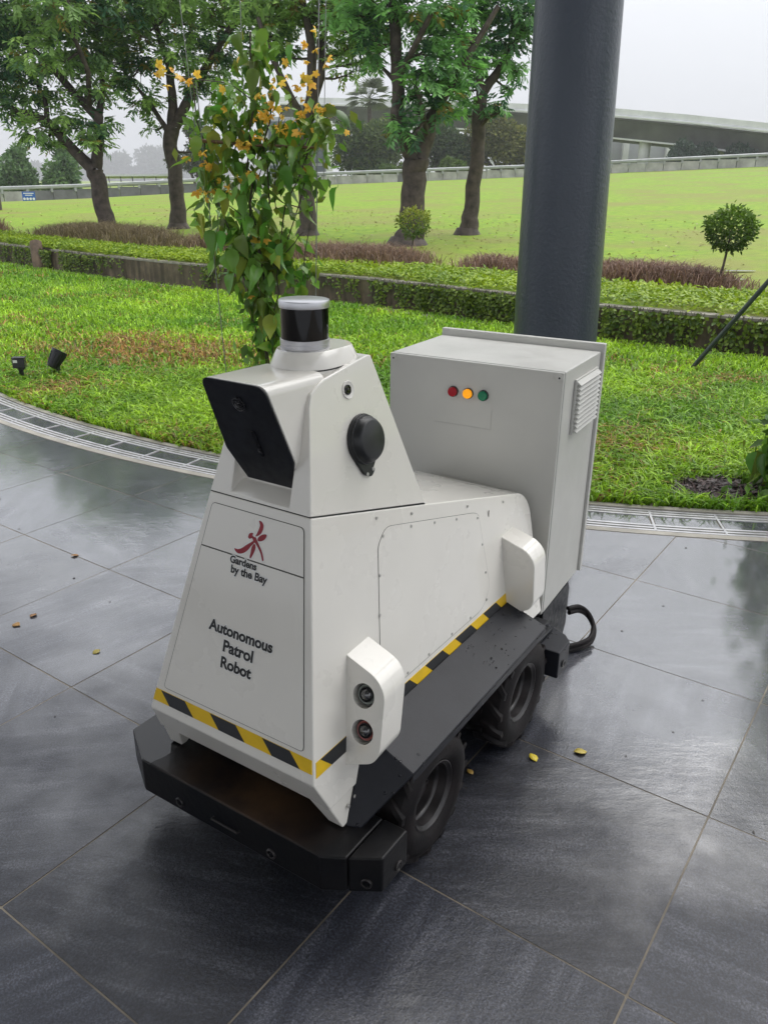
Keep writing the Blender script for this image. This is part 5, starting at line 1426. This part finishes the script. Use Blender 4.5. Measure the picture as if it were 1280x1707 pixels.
purple(-1.6, 12.75, .45, 12.25, 5200, .34, .30, 'reddish purple grass bed behind the flowering vine and scanner', .8, 4)
purple(1.15, 11.7, 1.9, 11.2, 1300, .25, .2, 'low reddish grass tuft left of the grey column', .9, 5)
purple(2.55, 10.9, 4.0, 9.75, 3600, .28, .25, 'reddish grass bed right of the grey column', .9, 6)
pud = MB()
for (x, y, a, b) in ((-3.45, 15.9, .30, .10), (-3.3, 14.75, .16, .10), (-2.9, 18.7, .6, .08), (4.6, 11.0, .25, .06), (4.2, 10.2, .2, .05)):
    pud.add([(x + a * math.cos(t), y + b * math.sin(t), float(zl(x, y)) + .02) for t in [2 * math.pi * k / 20 for k in range(20)]], [tuple(range(20))])
tag(pud.build('puddles', simple('puddle_water', (.05, .055, .05), .04, spec=.8)), kind='structure')

# fallen leaves scattered on the mown lawn under the trees
n = 1500
x = npr.normal(0, 5.5, n); y = wall_y(x) + 1.6 + 14 * npr.random(n) ** 1.4
P = np.stack([x, y, zl(x, y) + .03], 1)
V_, T_ = leaf_geo(P, np.stack([npr.normal(0, 1, n), npr.normal(0, 1, n), npr.normal(0, .2, n)], 1), np.tile([[0, 0, 1.]], (n, 1)), npr.uniform(.05, .11, n), npr.uniform(.03, .06, n))
cc_ = np.where(npr.random((n, 1)) < .45, [[.42, .38, .17]], [[.26, .26, .06]]) * npr.uniform(.6, 1.2, (n, 1))
tag(np_mesh('leaf_litter', V_, T_, MT['cover'], np.repeat(cc_, 5, 0)), 'dry leaves scattered over the mown lawn under the trees', 'leaf litter', kind='stuff')

# ------------------------------------------------------------------ far background
MT['barrier'] = simple('rain_streaked_concrete', (.36, .35, .34), .7, var=.35, vscale=1.2, kind='World', bmp=.2, bscale=20)
MT['rail'] = simple('grey_guard_rail', (.33, .34, .35), .45, metal=.4, var=.15, vscale=2, kind='World')
MT['dark_panel'] = simple('dark_damp_panel', (.13, .13, .14), .6, var=.3, vscale=1.5, kind='World')
bpts = [(x, float(np.interp(x, BX, BY)) - .4, float(np.interp(x, BX, BZ))) for x in np.linspace(-34, 38, 61)]
bar = empty('road_barrier', (bpts[30][0], bpts[30][1], bpts[30][2]))
tag(bar, 'long low concrete road barrier with grey guard rail beyond the lawn', 'barrier'); bo = Vector(bar.location)
rail = []
for i in range(len(bpts) - 1):
    a, b = Vector(bpts[i]), Vector(bpts[i + 1]); m = (a + b) / 2; d = b - a; L = d.length
    R = Matrix.Rotation(math.atan2(d.y, d.x), 3, 'Z')
    MB().box(m - bo + Vector((0, 0, .16)), (L - .05, .16, .88), R).build('barrier_panel', MT['dark_panel'] if (i in (9, 10, 11, 17, 29) or 12 <= i <= 16) else MT['barrier'], bar)
    MB().box(a - bo + Vector((0, -.12, .62)), (.13, .16, .30), R).build('rail_post', MT['rail'], bar)
    rail.append(a - bo + Vector((0, -.16, .80)))
MB().loft([[p + Vector((0, .0, -.12)), p + Vector((0, -.07, -.06)), p + Vector((0, -.07, .08)), p + Vector((0, .02, .12))] for p in rail]).build('guard_rail', MT['rail'], bar)
MT['sign_blue'] = simple('blue_sign', (.012, .10, .42), .5, var=.05)
sg = empty('blue_sign', (-22.5, 54.2, -.02)); sg.rotation_euler = (0, 0, .38)
tag(sg, 'small blue notice with four white symbols on the barrier at the left', 'sign')
MB().box((0, -.05, .5), (.76, .04, .56)).build('sign_board', MT['sign_blue'], sg)
for k in range(4):
    MB().lathe([(0, .075), (.01, .075), (.01, 0)], 16, (-.27 + k * .18, -.07, .36), (0, -1, 0), (1, 0, 0)).build('symbol', MT['sticker'], sg)
for k, wd in enumerate((.6, .42)): MB().box((0, -.075, .68 - k * .11), (wd, .01, .05)).build('text_line', MT['sticker'], sg)

# elevated roadway
MT['bridge'] = simple('weathered_bridge_concrete', (.085, .09, .08), .75, var=.35, vscale=.5, kind='World', bmp=.3, bscale=8)
MT['bridge_lt'] = simple('pale_parapet_concrete', (.60, .605, .61), .7, var=.15, vscale=.6, kind='World')
bt = [(-14, 116, 11.6), (-.53, 110, 10.96), (10.7, 105, 10.32), (17.8, 101.8, 9.86), (24.41, 98, 9.28), (31.5, 94, 8.42), (38.28, 90, 7.44), (47.5, 85, 6.0), (57.4, 80, 4.7), (75, 70, 3.0)]
brd = empty('elevated_roadway', (24.4, 98, 2.5)); tag(brd, 'curved elevated concrete roadway crossing the background at the right', 'bridge'); bo2 = Vector(brd.location)
def deck(sec): return [[Vector((x, y + dy, z + dz)) - bo2 for dy, dz in sec] for x, y, z in bt]
MB().loft(deck([(0, 0), (.3, 0), (.3, -.85), (-.25, -.85), (-.25, -.70), (0, -.65)])).build('parapet', MT['bridge_lt'], brd, smooth=30)
MB().loft(deck([(.4, -.86), (9, -.86), (9, -1.05), (.4, -1.05)])).build('deck_slab', MT['bridge'], brd, smooth=30)
MB().loft(deck([(.7, -1.06), (8.5, -1.06), (8.5, -2.75), (1.6, -2.75)])).build('box_girder', MT['bridge'], brd, smooth=30)
MB().loft(deck([(1.45, -2.75), (1.75, -2.75), (1.75, -2.92), (1.45, -2.92)])).build('girder_edge', MT['bridge_lt'], brd, smooth=30)
for (x, y, z, r) in ((28.6, 98.5, 6.0, .62), (40.0, 93, 5.2, .6), (13, 107, 7, .6)):
    MB().tube([Vector((x, y, 1.0)) - bo2, Vector((x, y, z + .6)) - bo2], [r, r * 1.02], 18).build('pier', MT['bridge_lt'], brd, smooth=50)

# buildings under and beside the roadway
MT['grey_clad'] = simple('pale_grey_cladding', (.36, .365, .40), .6, var=.06, vscale=.4, kind='World')
MT['glass'] = simple('far_dark_glass', (.06, .08, .09), .1, spec=.7)
sb = empty('service_building', (29, 110, 2)); tag(sb, 'grey panelled low building under the elevated roadway', 'building')
MB().box((0, 3, 3), (22, 6, 7)).build('wall', MT['grey_clad'], sb)
for k in range(7):
    MB().box((-9 + k * 2.7, -.12, 3.3), (2.25, .2, 3.6)).build('cladding_panel', MT['grey_clad'], sb)
    MB().box((-9 + k * 2.7, -.12, 1.0), (2.2, .2, .9)).build('window', MT['glass'], sb)
for k in range(5): MB().box((-10.4 + k * 5.4, -.6, 3), (.7, .8, 7)).build('pillar', MT['bridge_lt'], sb)
gb = empty('glass_building', (-10, 97, 1)); tag(gb, 'blue-grey glass building half hidden behind the flowering vine', 'building')
MB().box((0, 3, 3.4), (6.5, 6, 7.2)).build('wall', MT['grey_clad'], gb)
for i in range(5):
    for j in range(3): MB().box((-2.5 + i * 1.25, -.05, 1.2 + j * 2.2), (1.08, .12, 1.9)).build('window', MT['glass'], gb)
MB().box((3.6, -.4, 3.2), (.7, .9, 6.8)).build('pillar', MT['bridge_lt'], gb)
pv = empty('walkway_shelter', (-23, 80, .9)); tag(pv, 'flat-roofed open walkway shelter in the distance at the left', 'shelter')
MB().loft([[(-3.6, -1.5, 1.02), (-3.6, -1.5, .86), (-3.6, 2, .70), (-3.6, 2, .95)], [(3.6, -1.5, 1.12), (3.6, -1.5, .96), (3.6, 2, .80), (3.6, 2, 1.05)]]).build('roof', simple('pale_shelter_roof', (.55, .56, .58), .5), pv)
for k in range(7): MB().tube([(-3.2 + k * 1.07, -1.2, -.8), (-3.3 + k * 1.07, -1.2, .9)], .05, 6).build('post', MT['dark_panel'], pv)
MB().tube([(-3.5, -1.3, .1), (3.5, -1.3, .2)], .04, 6).build('handrail', MT['dark_panel'], pv)

# shrubs, conifers, palms and far trees
MT['far_leaf'] = leafy('far_foliage', (1, 1, 1), trans=.25, rough=.6, spec=.2)
def foliage_mass(blobs, n, size, lo, hi, seed, base, flat=.9):
    r_ = np.random.default_rng(seed); w_ = np.array([b[3] ** 2 for b in blobs]); w_ /= w_.sum(); k = r_.choice(len(blobs), n, p=w_); B = np.array(blobs)[k]
    u = unit(r_.normal(0, 1, (n, 3))); rad = r_.random(n) ** .33 * (1 + .12 * np.sin(u[:, 0] * 6 + B[:, 0]) * np.sin(u[:, 2] * 5))
    P = B[:, :3] + u * (B[:, 3] * rad)[:, None] * np.array([1, 1, flat])
    V_, T_ = leaf_geo(P - np.array(base), u + r_.normal(0, .7, (n, 3)), u + r_.normal(0, .6, (n, 3)) + [0, 0, .4], size * r_.uniform(.6, 1.4, n), size * .55 * r_.uniform(.6, 1.4, n))
    cl_ = r_.random(len(blobs))[k][:, None]; g = np.clip(.25 + .35 * cl_ + r_.normal(0, .22, (n, 1)), 0, 1)
    return V_, T_, np.repeat(np.array(lo) + (np.array(hi) - np.array(lo)) * g, 5, 0)
def shrub(name, label, cat, base, blobs, n, size, lo, hi, seed, trunk=None, group=None, flat=.9):
    t = empty(name, base); tag(t, label, cat, group)
    V_, T_, c = foliage_mass(blobs, n, size, lo, hi, seed, base, flat); np_mesh('crown', V_, T_, MT['far_leaf'], c, parent=t)
    tk = MB()
    for b in blobs[:max(1, len(blobs) // 2)]:
        tk.tube([(0, 0, -.3), ((b[0] - base[0]) * .5, (b[1] - base[1]) * .5, (b[2] - base[2]) * .5), (b[0] - base[0], b[1] - base[1], b[2] - base[2])], [trunk or .15, (trunk or .15) * .7, .05], 6)
    tk.build('trunk', MT['bark'], t, smooth=60); return t
rr = random.Random(3)
def blobset(x0, x1, y, z0, z1, n, r): return [(rr.uniform(x0, x1), y + rr.uniform(-1, 1), rr.uniform(z0, z1), r * rr.uniform(.7, 1.25)) for _ in range(n)]
dk, lt = (.035, .075, .025), (.15, .20, .05)
SG = 'shrubs behind the road barrier'
shrub('rounded_shrub', 'big rounded olive shrub behind the barrier, right of the vine', 'shrub', (-2.2, 78, 1.8), blobset(-4.8, .6, 78, 2.6, 5.6, 16, 1.5), 15000, .34, dk, lt, 1, group=SG)
shrub('rounded_shrub', 'yellowish bushy shrub behind the barrier, left of the column', 'shrub', (10.5, 80, 2.2), blobset(7.6, 12.9, 80, 3, 6.4, 16, 1.4), 14000, .34, (.045, .075, .022), (.24, .24, .06), 2, group=SG)
shrub('rounded_shrub', 'dark shrub behind the barrier between the two forked trees', 'shrub', (4.8, 81, 2.2), blobset(2.4, 7.4, 81, 2.8, 5.6, 14, 1.3), 12000, .34, (.03, .065, .025), (.12, .17, .05), 3, group=SG)
shrub('low_shrub', 'low bright green shrub peeping over the barrier between the two trees', 'shrub', (6.0, 74.5, 1.8), blobset(5.2, 6.6, 74.5, 2.4, 3.0, 5, .55), 2200, .22, (.05, .10, .02), (.13, .20, .04), 4, group=SG)
shrub('low_shrub', 'low bright green shrub peeping over the barrier left of the stout tree', 'shrub', (1.0, 74, 1.6), blobset(-.6, 1.8, 74, 2.0, 2.7, 6, .5), 2200, .22, (.05, .10, .02), (.13, .20, .04), 5, group=SG)
shrub('hedge', 'dark hedge under the elevated roadway', 'hedge', (35, 92, 2.4), blobset(29.5, 38.2, 92, 3.0, 4.8, 16, 1.2), 12000, .34, (.018, .045, .03), (.06, .10, .055), 6, group=SG)
shrub('hedge', 'green hedge at the right edge under the roadway', 'hedge', (42.5, 89, 2.4), blobset(39.8, 46, 89, 3.0, 4.6, 12, 1.1), 8000, .34, (.03, .075, .03), (.10, .17, .055), 7, group=SG)
for (x, h, lb, sd) in ((-26.3, 2.9, 'pale green conifer behind the barrier at the far left edge', 11), (-22.9, 3.3, 'broad pale green conifer left of the leaning tree', 12)):
    bl = [(x + rr.gauss(0, .55) * (1 - k / 22), 62 + rr.gauss(0, .5), .7 + h * k / 22, .85 * (1 - .6 * k / 22)) for k in range(22)]
    shrub('conifer', lb, 'conifer', (x, 62, .2), bl, 7000, .30, (.07, .14, .06), (.20, .32, .11), sd, group='conifers behind the barrier', flat=1.1)
def palm(x, y, z0, z1, label, seed, nf=26, L=2.3):
    r_ = random.Random(seed); t = empty('palm_tree', (x, y, z0)); tag(t, label, 'palm')
    MB().tube([(0, 0, -.5), (.1, 0, (z1 - z0) * .5), (0, 0, z1 - z0)], [.26, .22, .2], 8).build('trunk', MT['bark'], t, smooth=60)
    fb = MB()
    for k in range(nf):
        a = r_.uniform(0, 2 * math.pi); e = r_.uniform(-.5, 1.3); d = Vector((math.cos(a) * math.cos(e), math.sin(a) * math.cos(e), math.sin(e))); o0 = Vector((0, 0, z1 - z0))
        c = o0 + d * L * .45; s = d.cross(Vector((0, 0, 1)));
        if s.length < .1: s = Vector((1, 0, 0))
        s.normalize(); u = s.cross(d)
        fb.tube([o0, c], .03, 3)
        for j in range(13):
            b = (j - 6) / 6 * 1.25; dd = (d * math.cos(b) + s * math.sin(b)).normalized(); tip = c + dd * L * .6 + Vector((0, 0, -.25)); q = u * .06 + s * .06 * math.cos(b) - d * .06 * math.sin(b)
            fb.add([c, c + dd * L * .3 + q, tip, c + dd * L * .3 - q], [(0, 1, 2, 3)])
    me = bpy.data.meshes.new('fronds'); me.from_pydata(fb.v, [], fb.f); me.materials.append(leafy('palm_frond', (.10, .13, .06), .25, .5, use_tint=False)); link('fronds', me, None, t)
palm(-1.83, 86, 1.5, 8.9, 'tall fan palm in the haze behind the rounded shrub', 4)
palm(-14.2, 31, .2, 4.2, 'palm-like trunk at the far left edge under overhanging foliage', 6, 14, 1.2)
FG = 'hazy trees far beyond the barrier'
for i, (x, z, r, lb) in enumerate([(-74, 8.0, 4.4, 'far hazy tree at the left end of the misty tree line'), (-66, 8.4, 4.6, 'far hazy tree second from the left in the misty tree line'), (-58.5, 9.6, 4.8, 'tallest hazy tree in the misty tree line above the shelter'), (-51, 8.6, 4.8, 'far hazy tree right of the tallest in the misty tree line'), (-44, 7.8, 4.6, 'far hazy tree behind the slender dark tree'), (-36, 6.5, 4.2, 'far hazy tree at the right end of the misty tree line'), (-98, 5.5, 4.0, 'far hazy tree at the extreme left edge'), (-88, 5.6, 4.0, 'far hazy tree near the left edge behind the conifers')]):
    x *= 5; z = (z - 1.5) * 5 + 1.5; r *= 5
    bl = [(x + rr.gauss(0, r * .5), 1100 + rr.gauss(0, 8), max(6.0, z - abs(rr.gauss(0, r * .7)) - r * .5), r * rr.uniform(.4, .6)) for _ in range(11)]
    shrub('distant_tree', lb, 'tree', (x, 1100, .5), bl, 5200, 4.2, (.03, .05, .025), (.07, .10, .04), 30 + i, trunk=1.2, group=FG)
bl = [(-16.5 + rr.gauss(0, .9), 76 + rr.gauss(0, .8), 3.2 + rr.gauss(0, 1.0), .8) for _ in range(12)]
shrub('thin_tree', 'thin pale tree behind the barrier right of the slender dark tree', 'tree', (-16.5, 76, .6), bl, 3500, .3, (.04, .06, .03), (.10, .12, .05), 50)
bl = [(26 + i * 7 + rr.gauss(0, 1.5), 140 + rr.gauss(0, 2), 3 + rr.uniform(0, 3), 2.6) for i in range(5) for _ in range(4)]
shrub('distant_tree', 'dark tree belt behind the service building', 'tree', (42, 140, 1.5), bl, 7000, .8, (.02, .04, .02), (.05, .08, .035), 60)

# ------------------------------------------------------------------ rain haze
def haze_box():
    m = bpy.data.materials.new('rain_haze'); m.use_nodes = True; nt = m.node_tree; nt.nodes.clear()
    o_ = nt.nodes.new('ShaderNodeOutputMaterial'); v = nt.nodes.new('ShaderNodeVolumePrincipled')
    v.inputs['Color'].default_value = (.93, .94, .96, 1); v.inputs['Density'].default_value = HAZE; v.inputs['Anisotropy'].default_value = .2
    nt.links.new(v.outputs['Volume'], o_.inputs['Volume'])
    h = MB().box((0, 1450, 28.5), (6000, 3040, 63)).build('haze', m); tag(h, 'thin grey rain haze over the whole garden', 'haze', kind='stuff')
HAZE = .0008
haze_box()
